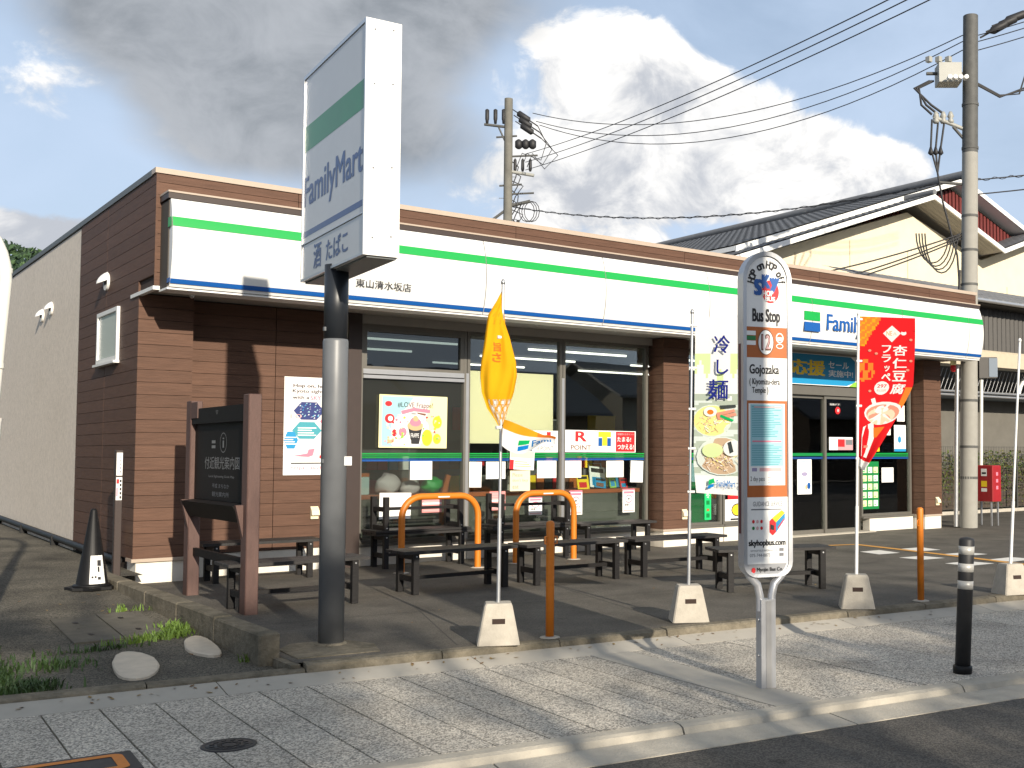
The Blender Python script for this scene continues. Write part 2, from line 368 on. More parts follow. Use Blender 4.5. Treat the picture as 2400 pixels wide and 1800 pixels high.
plinth = mat('white_plinth', (0.72, 0.68, 0.60), 0.8, var=0.05, dirt=0.25, dirtcol=(0.36, 0.32, 0.26), dscale=3)
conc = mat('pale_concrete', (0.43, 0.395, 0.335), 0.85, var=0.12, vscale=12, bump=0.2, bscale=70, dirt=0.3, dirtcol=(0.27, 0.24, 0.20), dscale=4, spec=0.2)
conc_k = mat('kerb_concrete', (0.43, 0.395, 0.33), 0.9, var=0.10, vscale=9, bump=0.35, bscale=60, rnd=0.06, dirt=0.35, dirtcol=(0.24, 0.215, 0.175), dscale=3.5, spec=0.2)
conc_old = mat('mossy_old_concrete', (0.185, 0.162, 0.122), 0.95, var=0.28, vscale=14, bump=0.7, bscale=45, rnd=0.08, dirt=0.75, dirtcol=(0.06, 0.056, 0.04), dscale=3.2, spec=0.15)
agg = speckle('washed_aggregate', (0.23, 0.212, 0.182), (0.62, 0.565, 0.475), 105, big=0.14, lo=0.25, hi=0.75)
asphalt = speckle('road_asphalt', (0.060, 0.056, 0.050), (0.125, 0.115, 0.10), 110, big=0.16)
fore = speckle('forecourt_asphalt', (0.082, 0.074, 0.062), (0.128, 0.115, 0.096), 130, big=0.24)
lotm = speckle('old_lot_asphalt', (0.055, 0.050, 0.040), (0.15, 0.135, 0.105), 120, big=0.35)
lid = mat('old_concrete_lid', (0.115, 0.103, 0.08), 0.95, var=0.2, vscale=10, bump=0.4, bscale=60, dirt=0.5, dirtcol=(0.08, 0.075, 0.055), dscale=3)
stone_m = mat('pale_flat_stone', (0.60, 0.52, 0.41), 0.8, var=0.1, vscale=9, dirt=0.25, dirtcol=(0.40, 0.34, 0.26), dscale=6)
bwood = mat('black_stained_wood', (0.010, 0.009, 0.009), 0.55, var=0.3, vscale=4, stretch=(2, 14, 14), bump=0.2, bscale=12, rnd=0.12, spec=0.3, detail=7)
bwood2 = mat('weathered_seat_wood', (0.026, 0.024, 0.023), 0.55, var=0.3, vscale=4, stretch=(2, 14, 14), bump=0.2, bscale=12, rnd=0.25, spec=0.35, detail=7)
orange = mat('orange_powder_coat', (0.62, 0.18, 0.010), 0.45, var=0.10, vscale=9, dirt=0.25, dirtcol=(0.35, 0.11, 0.02), dscale=9)
rubber = mat('black_rubber', (0.007, 0.007, 0.0075), 0.5, var=0.2, vscale=10, spec=0.3)
reflect = mat('silver_reflector', (0.45, 0.44, 0.41), 0.4, 0.2, var=0.12, vscale=30)
polegrey = mat('grey_painted_steel', (0.135, 0.142, 0.150), 0.42, var=0.05, dirt=0.1)
poledark = mat('dark_blue_grey_steel', (0.014, 0.017, 0.022), 0.42, var=0.08)
boardbr = mat('mauve_brown_painted_wood', (0.098, 0.053, 0.043), 0.62, var=0.16, vscale=5, stretch=(6, 6, 1.2), bump=0.15, bscale=25, dirt=0.2, dirtcol=(0.10, 0.055, 0.045))
boarddk = mat('dark_brown_board', (0.009, 0.007, 0.006), 0.6, var=0.15, spec=0.2)
silver_t = mat('silver_lettering', (0.20, 0.20, 0.20), 0.5)
utilc = mat('utility_pole_concrete', (0.30, 0.29, 0.26), 0.85, var=0.08, vscale=6, dirt=0.25, dirtcol=(0.25, 0.24, 0.21), dscale=1.2)
utild = mat('dark_pole_coating', (0.085, 0.085, 0.08), 0.7, var=0.2)
wire_m = mat('black_cable', (0.018, 0.018, 0.02), 0.6)
equip = mat('light_grey_equipment', (0.33, 0.33, 0.30), 0.5, var=0.06)
housec = mat('cream_house_wall', (0.70, 0.63, 0.47), 0.85, var=0.05, vscale=3, spec=0.2)
tile_m = mat('grey_roof_tile', (0.16, 0.163, 0.17), 0.6, var=0.12, vscale=5, bump=0.2)
redslat = mat('dark_red_slat', (0.13, 0.022, 0.02), 0.6, var=0.15)
corr = mat('dark_corrugated_metal', (0.042, 0.038, 0.034), 0.5, var=0.12)
beigeb = mat('beige_beam', (0.48, 0.42, 0.31), 0.6, var=0.06)
wallgrey = mat('grey_rendered_wall', (0.13, 0.122, 0.105), 0.9, var=0.1, vscale=3)
pvc = mat('white_pvc_pipe', (0.72, 0.70, 0.63), 0.35, var=0.04)
leaf = mat('leaf_green', (0.040, 0.080, 0.018), 0.6, var=0.3, vscale=4)
leaf2 = mat('leaf_light_green', (0.12, 0.18, 0.03), 0.6, var=0.3, vscale=4)
leafy = mat('hedge_yellow_green', (0.13, 0.13, 0.03), 0.6, var=0.3, vscale=6)
grass_m = mat('grass_blade', (0.12, 0.20, 0.03), 0.6, var=0.25, vscale=6)
bark = mat('bark', (0.07, 0.052, 0.038), 0.9, var=0.25, bump=0.5)
hillg = mat('forest_green', (0.035, 0.075, 0.030), 0.8, var=0.35, vscale=0.4)
glass = glass_mat('window_glass'); wglass = glass_mat('wired_window_glass', wired=True); pglass = glass_mat('dark_pane_glass', (0.35, 0.40, 0.40))
tube_l = emit('fluorescent_tube', (1.0, 0.94, 0.82), 2.2)
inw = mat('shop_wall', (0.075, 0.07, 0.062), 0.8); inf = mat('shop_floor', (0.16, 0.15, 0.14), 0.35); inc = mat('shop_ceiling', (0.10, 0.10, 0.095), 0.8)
countw = mat('orange_brown_counter', (0.34, 0.105, 0.045), 0.4, var=0.1)
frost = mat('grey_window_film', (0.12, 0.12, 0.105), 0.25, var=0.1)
shelf_m = mat('shop_shelf', (0.10, 0.10, 0.10), 0.5)
bluegrey = mat('blue_grey_metal', (0.13, 0.17, 0.22), 0.45)

# ------------------------------------------------------------------ the setting
def fy(x): return 8.19 - 0.135 * x            # foot of the forecourt kerb
def ky(x): return 5.86 - 0.158 * x            # back of the road kerb
def zl(y):                                     # left lot climbs away from the street
    t = min(max((y - 8.1) / 5.4, 0), 1); return -0.06 + 0.19 * t + 0.012 * max(0, y - 13.5)
tag(MB(mat('far_ground', (0.10, 0.09, 0.07), 0.95, var=0.2, vscale=0.3)).add([(-1500, -1500, -0.45), (1500, -1500, -0.45), (1500, 1500, -0.45), (-1500, 1500, -0.45)], [(0, 1, 2, 3)]).build('ground'), kind='structure')
def strip(name, f0, f1, z0, z1, xa, xb, m, zb=-0.4):
    b = MB(m); b.add([(xa, f0(xa), z0), (xb, f0(xb), z0), (xb, f1(xb), z1), (xa, f1(xa), z1)], [(0, 1, 2, 3)]); return b
tag(strip('road', lambda x: ky(x) - 14, lambda x: ky(x) - 0.42, -0.19, -0.165, -40, 60, asphalt).build('road'), kind='structure')
tag(strip('far_pavement', lambda x: ky(x) - 18, lambda x: ky(x) - 13.9, -0.08, -0.08, -40, 60, agg).build('pavement'), kind='structure')
# pavement bed with separate slabs lying on it
pave = tag(strip('pavement', lambda x: ky(x), lambda x: fy(x) + 0.02, -0.135, -0.135, -12, 40, mat('dark_joint_mortar', (0.02, 0.019, 0.017), 0.95)).build('pavement'), kind='structure')
x = -1.2; i = 0
concs = mat('smooth_concrete_strip', (0.40, 0.37, 0.315), 0.85, var=0.08, vscale=5, dirt=0.15, dirtcol=(0.3, 0.27, 0.22))
while x < 15:
    w = 0.315 if x < 4.6 else 0.9
    m = agg
    if 5.05 < x + w < 5.9 and x < 5.2: w = 5.06 - x
    if abs(x - 5.06) < 0.02: w = 0.36; m = concs
    a, b_ = x + 0.006, x + w - 0.006; sh = 0.10
    dz = rng.uniform(-0.0015, 0.0015)
    def ln(xx, y): return xx + (y - 7.6) * 0.04
    p = [(ln(a, ky(a)), ky(a) + 0.012, -0.1 + dz), (ln(b_, ky(b_)), ky(b_) + 0.012, -0.1 + dz), (ln(b_, fy(b_)), fy(b_) - 0.24, -0.1 + dz), (ln(a, fy(a)), fy(a) - 0.24, -0.1 + dz)]
    MB(m).prism(p, (0, 0, -0.03)).build('slab', pave); x += w
x = -1.2
while x < 15:      # plain concrete edging between slabs and forecourt kerb
    a, b_ = x + 0.004, x + 1.8 - 0.004
    MB(concs).prism([(a, fy(a) - 0.232, -0.1005), (b_, fy(b_) - 0.232, -0.1005), (b_, fy(b_) + 0.01, -0.055), (a, fy(a) + 0.01, -0.055)], (0, 0, -0.05)).build('edging_slab', pave); x += 1.8
# road kerb stones and gutter blocks
kerb = tag(strip('k', lambda x: ky(x) - 0.13, lambda x: ky(x), -0.15, -0.15, -12, 40, conc_old).build('road_kerb'), kind='structure')
x = -2.4 - 0.05
ux = Vector((1, -0.158, 0)).normalized(); uy = Vector((0.158, 1, 0)).normalized()
for i in range(12):
    L_ = 2.25
    p0 = Vector((x + 0.006, ky(x), 0)); l = ux * (L_ - 0.012)
    prof = [(0.0, -0.10), (-0.085, -0.103), (-0.115, -0.115), (-0.135, -0.15), (-0.135, -0.3), (0, -0.3)]
    MB(conc_k).prism([p0 + uy * a + Z3 * z for a, z in prof], l).build('kerbstone', kerb); x += L_ * ux.x
gut = tag(strip('g', lambda x: ky(x) - 0.41, lambda x: ky(x) - 0.137, -0.20, -0.20, -12, 40, conc_old).build('gutter'), kind='structure')
x = -1.4
for i in range(12):
    p0 = Vector((x + 0.006, ky(x), 0)); l = ux * (2.25 - 0.012)
    MB(conc_k).prism([p0 + uy * -0.141 + Z3 * -0.149, p0 + uy * -0.42 + Z3 * -0.160, p0 + uy * -0.42 + Z3 * -0.28, p0 + uy * -0.141 + Z3 * -0.28], l).build('gutter_block', gut); x += 2.25 * ux.x
# forecourt with its own low kerb
fc = MB(fore); xa, xb = 2.96, 60
fc.add([(xa, fy(xa) + 0.12, 0), (30, fy(30) + 0.12, 0), (60, fy(60) + 0.12, 0), (60, 40, 0), (30, 40, 0), (xa, 40, 0)], [(0, 1, 4, 5), (1, 2, 3, 4)])
fore_o = tag(fc.build('forecourt'), kind='structure')
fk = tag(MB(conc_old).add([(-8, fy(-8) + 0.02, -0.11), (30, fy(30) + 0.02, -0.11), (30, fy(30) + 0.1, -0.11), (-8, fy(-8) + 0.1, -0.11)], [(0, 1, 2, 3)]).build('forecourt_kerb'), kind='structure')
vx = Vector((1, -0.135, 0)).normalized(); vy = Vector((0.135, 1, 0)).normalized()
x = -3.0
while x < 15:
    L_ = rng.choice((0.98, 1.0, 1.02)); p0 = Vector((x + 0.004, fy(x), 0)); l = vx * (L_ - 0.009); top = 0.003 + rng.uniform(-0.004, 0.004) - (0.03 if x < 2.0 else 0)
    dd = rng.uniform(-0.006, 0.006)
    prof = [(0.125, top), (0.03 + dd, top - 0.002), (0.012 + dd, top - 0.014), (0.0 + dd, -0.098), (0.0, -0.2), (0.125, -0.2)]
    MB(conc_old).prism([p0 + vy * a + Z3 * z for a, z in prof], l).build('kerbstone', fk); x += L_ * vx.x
# left lot, climbing away from the street
vs = []; fs = []; ys = [8.05 + k * 0.45 for k in range(45)]; xs = [-16, -8, -3, 0, 1, 2, 2.88]
for yy in ys:
    for xx in xs:
        y_ = max(yy, fy(xx) + 0.11) if yy < 9 else yy
        vs.append((xx, y_ if yy > 8.06 else fy(xx) + 0.11, zl(yy) + rng.uniform(-0.004, 0.004)))
n = len(xs)
for j in range(len(ys) - 1):
    for i in range(n - 1): fs.append((j * n + i, j * n + i + 1, (j + 1) * n + i + 1, (j + 1) * n + i))
lot = tag(MB(lotm).add(vs, fs, smooth=True).build('side_lot_ground'), kind='structure')
tag(MB(lotm).add([(2.86, 13.5, 0.128), (3.3, 13.5, 0.128), (3.3, 27, 0.29), (2.86, 27, 0.29)], [(0, 1, 2, 3)]).build('side_lot_ground'), kind='structure')
# concrete lids in the lot
for (xa, xb, ya, yb, zz, lb) in ((1.90, 2.26, 9.78, 10.98, 0.0, 'worn grey concrete drain lid in the lot, the one nearer the left edge'), (2.275, 2.62, 9.82, 11.05, 0.0, 'worn grey concrete drain lid in the lot, the one nearer the low wall')):
    o = MB(lid); za, zb_ = zl(ya) + 0.013, zl(yb) + 0.013
    o.prism([(xa, ya, za), (xb, ya, za), (xb + 0.04, yb, zb_), (xa + 0.04, yb, zb_)], (0, 0, -0.05))
    for hx, hy in ((0.3, 0.25), (0.3, 0.75)):
        cx = xa + (xb - xa) * 0.5; cy = ya + (yb - ya) * hy
        o.disc((cx, cy, zl(cy) + 0.0155), X3, Y3, 0, 0, 0.022, 0.05, 'black_rubber')
    tag(o.build('drain_lid'), lb, 'drain lid', 'drain lids in the lot')
def flatstone(pts, h, lb):
    cx = sum(p[0] for p in pts) / len(pts); cy = sum(p[1] for p in pts) / len(pts); o = MB(stone_m); vs = []; k = len(pts) * 3; ring = []
    for i in range(len(pts)):                      # rounded outline
        a, b_, c = Vector(pts[i - 1]), Vector(pts[i]), Vector(pts[(i + 1) % len(pts)])
        for t in (0.15, 0.5, 0.85):
            p = (a + b_) / 2 * (1 - t) ** 2 + b_ * 2 * t * (1 - t) + (b_ + c) / 2 * t * t
            ring.append(p + Vector((rng.uniform(-.006, .006), rng.uniform(-.006, .006))))
    zz = zl(cy); n = len(ring)
    vs = [(p.x, p.y, zl(p.y) - 0.02) for p in ring] + [(p.x, p.y, zl(p.y) + h * 0.7) for p in ring] + [(cx + (p.x - cx) * .94, cy + (p.y - cy) * .94, zl(p.y) + h) for p in ring] + [(cx, cy, zz + h * 1.1)]
    fs = []
    for r in (0, n): fs += [(r + i, r + (i + 1) % n, r + n + (i + 1) % n, r + n + i) for i in range(n)]
    fs += [(2 * n + i, 2 * n + (i + 1) % n, 3 * n) for i in range(n)]
    tag(o.add(vs, fs).build('flat_stone'), lb, 'stone', 'flat stones in the lot')
flatstone([(1.97, 8.90), (2.10, 9.25), (2.24, 9.12), (2.26, 8.73), (2.14, 8.33), (1.98, 8.22), (1.90, 8.40)], 0.025, 'larger rounded pale stone set flat in the lot, in the shade near the pavement')
flatstone([(2.55, 9.24), (2.70, 9.6), (2.80, 9.45), (2.73, 8.8), (2.65, 8.68), (2.52, 8.9)], 0.025, 'pointed pale stone set flat in the lot beside the grass tuft')
# low concrete wall between lot and forecourt
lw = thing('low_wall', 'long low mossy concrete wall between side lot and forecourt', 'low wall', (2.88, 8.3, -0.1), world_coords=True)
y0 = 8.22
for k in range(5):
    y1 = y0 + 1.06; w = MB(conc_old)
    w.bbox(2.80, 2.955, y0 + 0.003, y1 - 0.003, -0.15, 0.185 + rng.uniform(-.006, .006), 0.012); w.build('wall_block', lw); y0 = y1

MB(conc_old).box(2.90, 2.97, 7.86, 8.215, -.15, -.003).build('kerb_end', fk)
# grass and weeds: real blades, nobody could count them
def grass(name, spots, label, m=grass_m, hh=(0.03, 0.09)):
    b = MB(m); r = random.Random(3)
    for (cx, cy, sx, sy, n) in spots:
        for _ in range(n):
            x = r.gauss(cx, sx); y = r.gauss(cy, sy); z = zl(y) - 0.005; h = r.uniform(*hh); a = r.uniform(0, 6.28); l = r.uniform(.2, .9) * h; wd = r.uniform(.004, .009)
            dx, dy = math.cos(a), math.sin(a); px, py = -dy * wd, dx * wd
            b.add([(x - px, y - py, z), (x + px, y + py, z), (x + dx * l * .4 + px * .8, y + dy * l * .4 + py * .8, z + h * .7), (x + dx * l * .4 - px * .8, y + dy * l * .4 - py * .8, z + h * .7), (x + dx * l, y + dy * l, z + h)], [(0, 1, 2, 3), (3, 2, 4)])
    tag(b.build(name), label, 'grass', kind='stuff')
grass('grass', [(2.70, 9.95, .065, .12, 300), (2.52, 9.66, .09, .03, 170), (2.3, 9.58, .14, .02, 80), (2.80, 8.45, .03, .02, 22), (2.60, 11.1, .1, .03, 40)], 'bright green grass tufts between the concrete lids and the low wall')
grass('weeds', [(1.36, 8.38, .10, .10, 420), (1.62, 9.0, .14, .12, 200), (1.95, 9.45, .18, .03, 120), (1.26, 8.9, .05, .25, 420), (1.22, 9.6, .07, .35, 380)], 'dark green weeds spreading along the left edge of the lot', leaf, (0.02, 0.08))

fl_ = MB(mat('dry_leaf', (0.16, 0.085, 0.03), .8, rnd=.0)); q = random.Random(12); lm2 = mat('dry_leaf_pale', (0.26, 0.17, 0.06), .8)
for _ in range(150):
    if q.random() < .5: x_ = q.uniform(1, 9); y_ = fy(x_) - abs(q.gauss(0, .08)) - .02; z_ = -.055 - (fy(x_) - y_) * .19 if fy(x_) - y_ < .24 else -.096
    elif q.random() < .5: x_ = q.uniform(3, 10); y_ = q.uniform(8, 13); z_ = .004
    else: x_ = q.uniform(1.2, 2.75); y_ = q.uniform(8.6, 13); z_ = zl(y_) + .014
    a = q.uniform(0, 6.28); s_ = q.uniform(.012, .028); c_, d_ = math.cos(a) * s_, math.sin(a) * s_
    fl_.add([(x_ - c_, y_ - d_, z_), (x_ + d_ * .5, y_ - c_ * .5, z_ + .004), (x_ + c_, y_ + d_, z_ + .008), (x_ - d_ * .5, y_ + c_ * .5, z_ + .004)], [(0, 1, 2, 3)], q.choice([lm2, None]))
tag(fl_.build('fallen_leaves'), 'scattered small dry leaves on pavement, forecourt and lot', 'leaves', kind='stuff')
# painted markings on the forecourt by the entrance
def mark(pts, m, name, lb, cat, grp=None):
    b = MB(m).add([(p[0], p[1], 0.004) for p in pts], [tuple(range(len(pts)))]); return tag(b.build(name), lb, cat, grp)
wm_ = mat('worn_white_road_paint', (0.72, 0.70, 0.65), 0.8, var=0.08, vscale=9, dirt=0.25, dirtcol=(0.35, 0.33, 0.29), dscale=9)
ym_ = mat('worn_yellow_road_paint', (0.62, 0.30, 0.05), 0.8, var=0.1, vscale=9, dirt=0.25, dirtcol=(0.3, 0.2, 0.1), dscale=9)
for q, lb in (([(12.79, 11.27), (13.24, 11.27), (13.11, 10.76), (12.68, 10.79)], 'white painted square on the forecourt, left of the yellow line and nearest the door'),
              ([(13.68, 11.2), (14.14, 11.18), (14.0, 10.69), (13.56, 10.74)], 'white painted square on the forecourt, right of the yellow line and nearest the door'),
              ([(12.5, 10.28), (12.97, 10.25), (12.97, 9.83), (12.5, 9.86)], 'white painted square left of the yellow line, middle of its row, behind the orange bollard'),
              ([(13.45, 10.22), (13.95, 10.19), (13.95, 9.80), (13.45, 9.83)], 'white painted square right of the yellow line, middle of its row'),
              ([(12.33, 9.35), (12.82, 9.35), (12.85, 8.92), (12.32, 8.94)], 'white painted square left of the yellow line, nearest the street behind the black bollard'),
              ([(13.22, 9.3), (13.8, 9.3), (13.83, 8.93), (13.24, 8.9)], 'white painted square right of the yellow line, nearest the street')):
    mark(q, wm_, 'white_square_marking', lb, 'floor marking', 'white squares beside the yellow line')
yl = [(13.2, 12.35), (13.75, 12.2), (13.6, 11.3), (13.42, 10.4), (13.22, 9.4), (13.02, 8.5), (12.9, 7.6)]
b = MB(ym_); w = 0.07
vs = []
for i, p in enumerate(yl):
    a = Vector(yl[max(i - 1, 0)]); c = Vector(yl[min(i + 1, len(yl) - 1)]); t = (c - a).normalized(); nn = Vector((-t.y, t.x)) * w
    vs += [(p[0] + nn.x, p[1] + nn.y, 0.006), (p[0] - nn.x, p[1] - nn.y, 0.006)]
b.add(vs, [(2 * i, 2 * i + 1, 2 * i + 3, 2 * i + 2) for i in range(len(yl) - 1)])
tag(b.build('yellow_line_marking'), 'worn yellow guide line painted across the forecourt towards the door', 'floor marking')
# pale mortar patch under the roadside sign
MB(conc_old).prism([(3.02, 8.05, 0.006), (3.62, 7.97, 0.006), (3.72, 8.3, 0.006), (3.6, 8.66, 0.006), (3.2, 8.7, 0.006), (3.04, 8.5, 0.006)], (0, 0, -0.02)).build('mortar_patch', fore_o)

seam_m = mat('forecourt_seam', (0.045, 0.042, 0.036), .95)
for (xa, ya, xb, yb) in ((3.0, 9.9, 16, 8.6), (6.2, 7.55, 7.6, 13.6), (10.2, 7.0, 11.4, 13.6), (4.2, 7.85, 4.9, 10.0)):
    d_ = Vector((xb - xa, yb - ya, 0)).normalized(); n_ = Vector((-d_.y, d_.x, 0)) * .006; a_, b_ = Vector((xa, ya, .0012)), Vector((xb, yb, .0012))
    MB(seam_m).add([a_ - n_, b_ - n_, b_ + n_, a_ + n_], [(0, 1, 2, 3)]).build('seam', fore_o)
# covers in the pavement
mh = thing('valve_cover', 'small round dark iron valve cover in the pavement', 'manhole', (2.0, 6.32, -0.1))
iron = mat('cast_iron', (0.035, 0.033, 0.032), 0.55, 0.3, var=0.25, vscale=20)
MB(iron).lathe(0, 0, [(0.145, -0.03), (0.145, 0.004), (0.128, 0.006), (0.125, 0.003)], 28).build('rim', mh)
o = MB(iron).lathe(0, 0, [(0.122, -0.03), (0.122, 0.0045)], 28)
for a in range(0, 360, 30):
    for r_ in (0.05, 0.09): o.box(r_ * math.cos(R(a)) - .012, r_ * math.cos(R(a)) + .012, r_ * math.sin(R(a)) - .006, r_ * math.sin(R(a)) + .006, 0.0046, 0.008)
o.build('lid', mh)
hp = thing('hydrant_cover', 'rectangular black iron cover with an orange painted ring, in the pavement', 'manhole', (1.20, 6.36, -0.1), R(-4))
MB(iron).box(-0.34, 0.34, -0.20, 0.20, -0.03, 0.005).build('frame', hp)
o = MB(mat('worn_orange_paint', (0.66, 0.22, 0.03), 0.7, var=0.15, vscale=14, dirt=0.35, dirtcol=(0.08, 0.05, 0.03), dscale=14))
def rring(mb, x0, x1, y0, y1, t, z, rr):
    def rr_pts(a, b_, c, d, r):
        pts = []
        for (cx, cy, s) in ((b_ - r, c + r, -90), (b_ - r, d - r, 0), (a + r, d - r, 90), (a + r, c + r, 180)):
            for k in range(5): pts.append((cx + r * math.cos(R(s + 22.5 * k)), cy + r * math.sin(R(s + 22.5 * k)), z))
        return pts
    A = rr_pts(x0, x1, y0, y1, rr); B = rr_pts(x0 + t, x1 - t, y0 + t, y1 - t, max(rr - t, .01)); n = len(A)
    mb.add(A + B, [(i, (i + 1) % n, n + (i + 1) % n, n + i) for i in range(n)])
rring(o, -0.29, 0.29, -0.16, 0.16, 0.055, 0.0075, 0.05); o.build('orange_ring', hp)

# ------------------------------------------------------------------ the shop
store = thing('convenience_store', 'single-storey convenience store with brown wood-look siding and white striped sign band', 'shop', (3.25, 13.79, 0), world_coords=True)
ROW = 0.1455
def rows(z0, z1):
    z = z0; out = []
    while z < z1 - 0.02: out.append((z + 0.0025, min(z + ROW, z1) - 0.0025)); z += ROW
    return out
# masses behind the cladding
b = MB(stucco); b.box(3.256, 3.5, 17.0, 30.0, 0.05, 4.60); b.build('grey_side_wall', store)
b = MB(joint); b.box(3.275, 3.5, 13.84, 16.995, 0.28, 3.35); b.box(3.275, 3.5, 13.175, 16.995, 3.352, 4.62); b.build('side_wall_core', store)
b = MB(joint); b.box(3.505, 18.44, 13.175, 13.6, 3.40, 4.62); b.build('parapet_core', store)
b = MB(joint); b.box(3.30, 3.82, 13.82, 14.2, 0.28, 3.348); b.build('pillar_core', store)
b = MB(joint); b.box(3.85, 5.86, 14.08, 14.3, 0.28, 3.348); b.build('wall_core', store)
MB(darktrim).box(5.86, 6.045, 14.00, 14.22, 0.0, 3.348).build('corner_post', store)
b = MB(mat('flat_roof', (0.2, 0.2, 0.2), 0.9)); b.box(3.51, 18.42, 13.61, 29.9, 4.2, 4.3); b.build('roof', store)
b = MB(stucco); b.box(18.2, 18.44, 14.2, 29.9, 0.0, 4.55); b.build('right_side_wall', store)
b = MB(inw); b.box(3.6, 18.2, 29.7, 29.9, 0, 4.2); b.build('rear_wall', store)
# siding planks, each one a piece
def plank_box(x0, x1, y0, y1, z0, z1): MB(plank).box(x0, x1, y0, y1, z0, z1).build('plank', store)
for z0, z1 in rows(0.28, 3.345): plank_box(3.25, 3.853, 13.79, 13.82, z0, z1)                       # left pillar front
for z0, z1 in rows(0.28, 3.345): plank_box(3.853 - .03, 3.853, 13.8205, 14.05, z0, z1)
for z0, z1 in rows(0.28, 4.62):                                                                       # side wall, two lengths
    f = 13.8215 if z0 < 3.34 else 13.152
    plank_box(3.25, 3.274, f, 15.40, z0, z1); plank_box(3.25, 3.274, 15.408, 16.99, z0, z1)
for z0, z1 in rows(0.28, 3.345):                                                                      # recessed wall
    plank_box(3.86, 4.92, 14.05, 14.079, z0, z1); plank_box(4.928, 5.855, 14.05, 14.079, z0, z1)
for z0, z1 in rows(3.36, 4.62):                                                                       # upper box front
    if z1 < 4.25: plank_box(3.2502, 3.42, 13.15, 13.174, z0, z1)
    else:
        xx = 3.2502
        for L_ in (1.6, 3.03, 3.03, 3.03, 3.03, 1.47): plank_box(xx, xx + L_ - 0.006, 13.15, 13.174, z0, z1); xx += L_
for z0, z1 in rows(0.28, 3.345):                                                                      # two free pillars
    plank_box(11.0, 11.53, 13.79, 14.18, z0, z1); plank_box(17.58, 18.12, 13.79, 14.18, z0, z1)
for xx in (11.02, 17.60):
    MB(joint).box(xx, xx + .49, 13.81, 14.17, 0.28, 3.34).build('pillar_core', store)
# parapet caps
MB(capm).box(3.235, 18.46, 13.135, 13.30, 4.625, 4.685).build('parapet_cap', store)
MB(capd).box(3.235, 3.52, 13.305, 30.0, 4.615, 4.685).build('parapet_cap', store)
MB(capd).box(18.2, 18.46, 13.305, 30.0, 4.615, 4.685).build('parapet_cap', store)
MB(conc).cyl(5.0, 13.2, 4.685, 4.74, 0.012, 8).build('roof_spike', store)
# soffit, its trims and small fittings
MB(soffit).box(3.28, 18.40, 13.16, 14.30, 3.349, 3.39).build('soffit', store)
MB(white).box(3.235, 3.29, 13.135, 14.12, 3.31, 3.352).build('soffit_trim', store)
MB(white).box(3.291, 3.46, 13.135, 13.16, 3.31, 3.352).build('soffit_trim', store)
for xx, yy in ((3.75, 13.5), (8.35, 13.35), (9.7, 13.3), (12.0, 13.4)):
    MB(alul).lathe(xx, yy, [(0.03, 3.35), (0.032, 3.325), (0.02, 3.30), (0.005, 3.292)], 12).build('soffit_lamp', store)
# plinths
MB(capm).box(3.235, 3.865, 13.775, 14.05, 0.245, 0.284).build('plinth_cap', store)
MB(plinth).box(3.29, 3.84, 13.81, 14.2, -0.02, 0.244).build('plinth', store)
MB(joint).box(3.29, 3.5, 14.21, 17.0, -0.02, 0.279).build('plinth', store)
MB(plinth).box(3.85, 5.85, 14.07, 14.25, -0.02, 0.274).build('plinth', store)
for xx in (11.0, 17.58):
    MB(capm).box(xx - .012, xx + .545, 13.778, 14.18, 0.250, 0.282).build('plinth_cap', store)
    MB(plinth).box(xx + .01, xx + .52, 13.80, 14.2, -0.02, 0.2495).build('plinth', store)
# black pipe along the foot of the side wall
bp = MB(rubber); bp.tube([(3.215, 14.3, 0.235), (3.215, 27, 0.40)], 0.045, 10); bp.build('drain_pipe', store)
for yy in (18.0, 20.5, 23): MB(rubber).box(3.16, 3.25, yy - .04, yy + .04, 0.12, 0.235 + (yy - 14.3) * .013 + .03).build('pipe_bracket', store)
# sign band: convex panels with wrapped stripes
def prof(z):                                   # depth of the bulging sign face at height z
    t = (z - 3.31) / 0.97; return 12.80 - 0.10 * math.sin(math.pi * min(max(t, 0), 1)) ** 0.8
def panel(x0, x1, z0, z1, m, off=0.0, n=16):
    vs = []; fs = []
    for i in range(n + 1):
        z = z0 + (z1 - z0) * i / n; y = prof(z) - off
        vs += [(x0, y, z), (x1, y, z)]
    for i in range(n): fs.append((2 * i, 2 * i + 1, 2 * i + 3, 2 * i + 2))
    return MB(m).add(vs, fs, smooth=False)
fasc = mat('white_acrylic_fascia', (0.70, 0.70, 0.685), 0.28, var=0.03, vscale=1.5, dirt=0.22, dirtcol=(0.55, 0.52, 0.46), dscale=1.2, stretch=(5, 1, .30))
seams = [3.31, 5.24, 7.17, 9.09, 11.04, 13.30, 15.62, 17.59, 18.05]
MB(mat('sign_box_inside', (0.06, 0.05, 0.04), .8)).box(3.305, 18.05, 12.84, 13.14, 3.315, 4.27).build('sign_box', store)
for a, c in zip(seams[:-1], seams[1:]):
    p = panel(a + .006, c - .006, 3.31, 4.28, fasc); n = 16
    endv = [(a + .006, prof(3.31 + .97 * i / n), 3.31 + .97 * i / n) for i in range(n + 1)] + [(a + .006, 12.845, 4.28), (a + .006, 12.845, 3.31)]
    p.add(endv, [tuple(range(len(endv)))[::-1]])
    endv = [(c - .006, y, z) for _, y, z in endv]; p.add(endv, [tuple(range(len(endv)))])
    po = p.build('sign_panel', store)
    panel(a + .006, c - .006, 3.968, 4.072, green, 0.007, 4).build('green_stripe', po)
    panel(a + .006, c - .006, 3.345, 3.395, blue, 0.010, 3).build('blue_stripe', po)
for z0, z1 in ((3.968, 4.072), (3.352, 3.402)):    # stripes wrapping round the left end
    MB('green_print' if z0 > 3.5 else 'blue_print').box(3.3025, 3.3045, 12.725, 12.85, z0, z1).build('end_stripe', store)
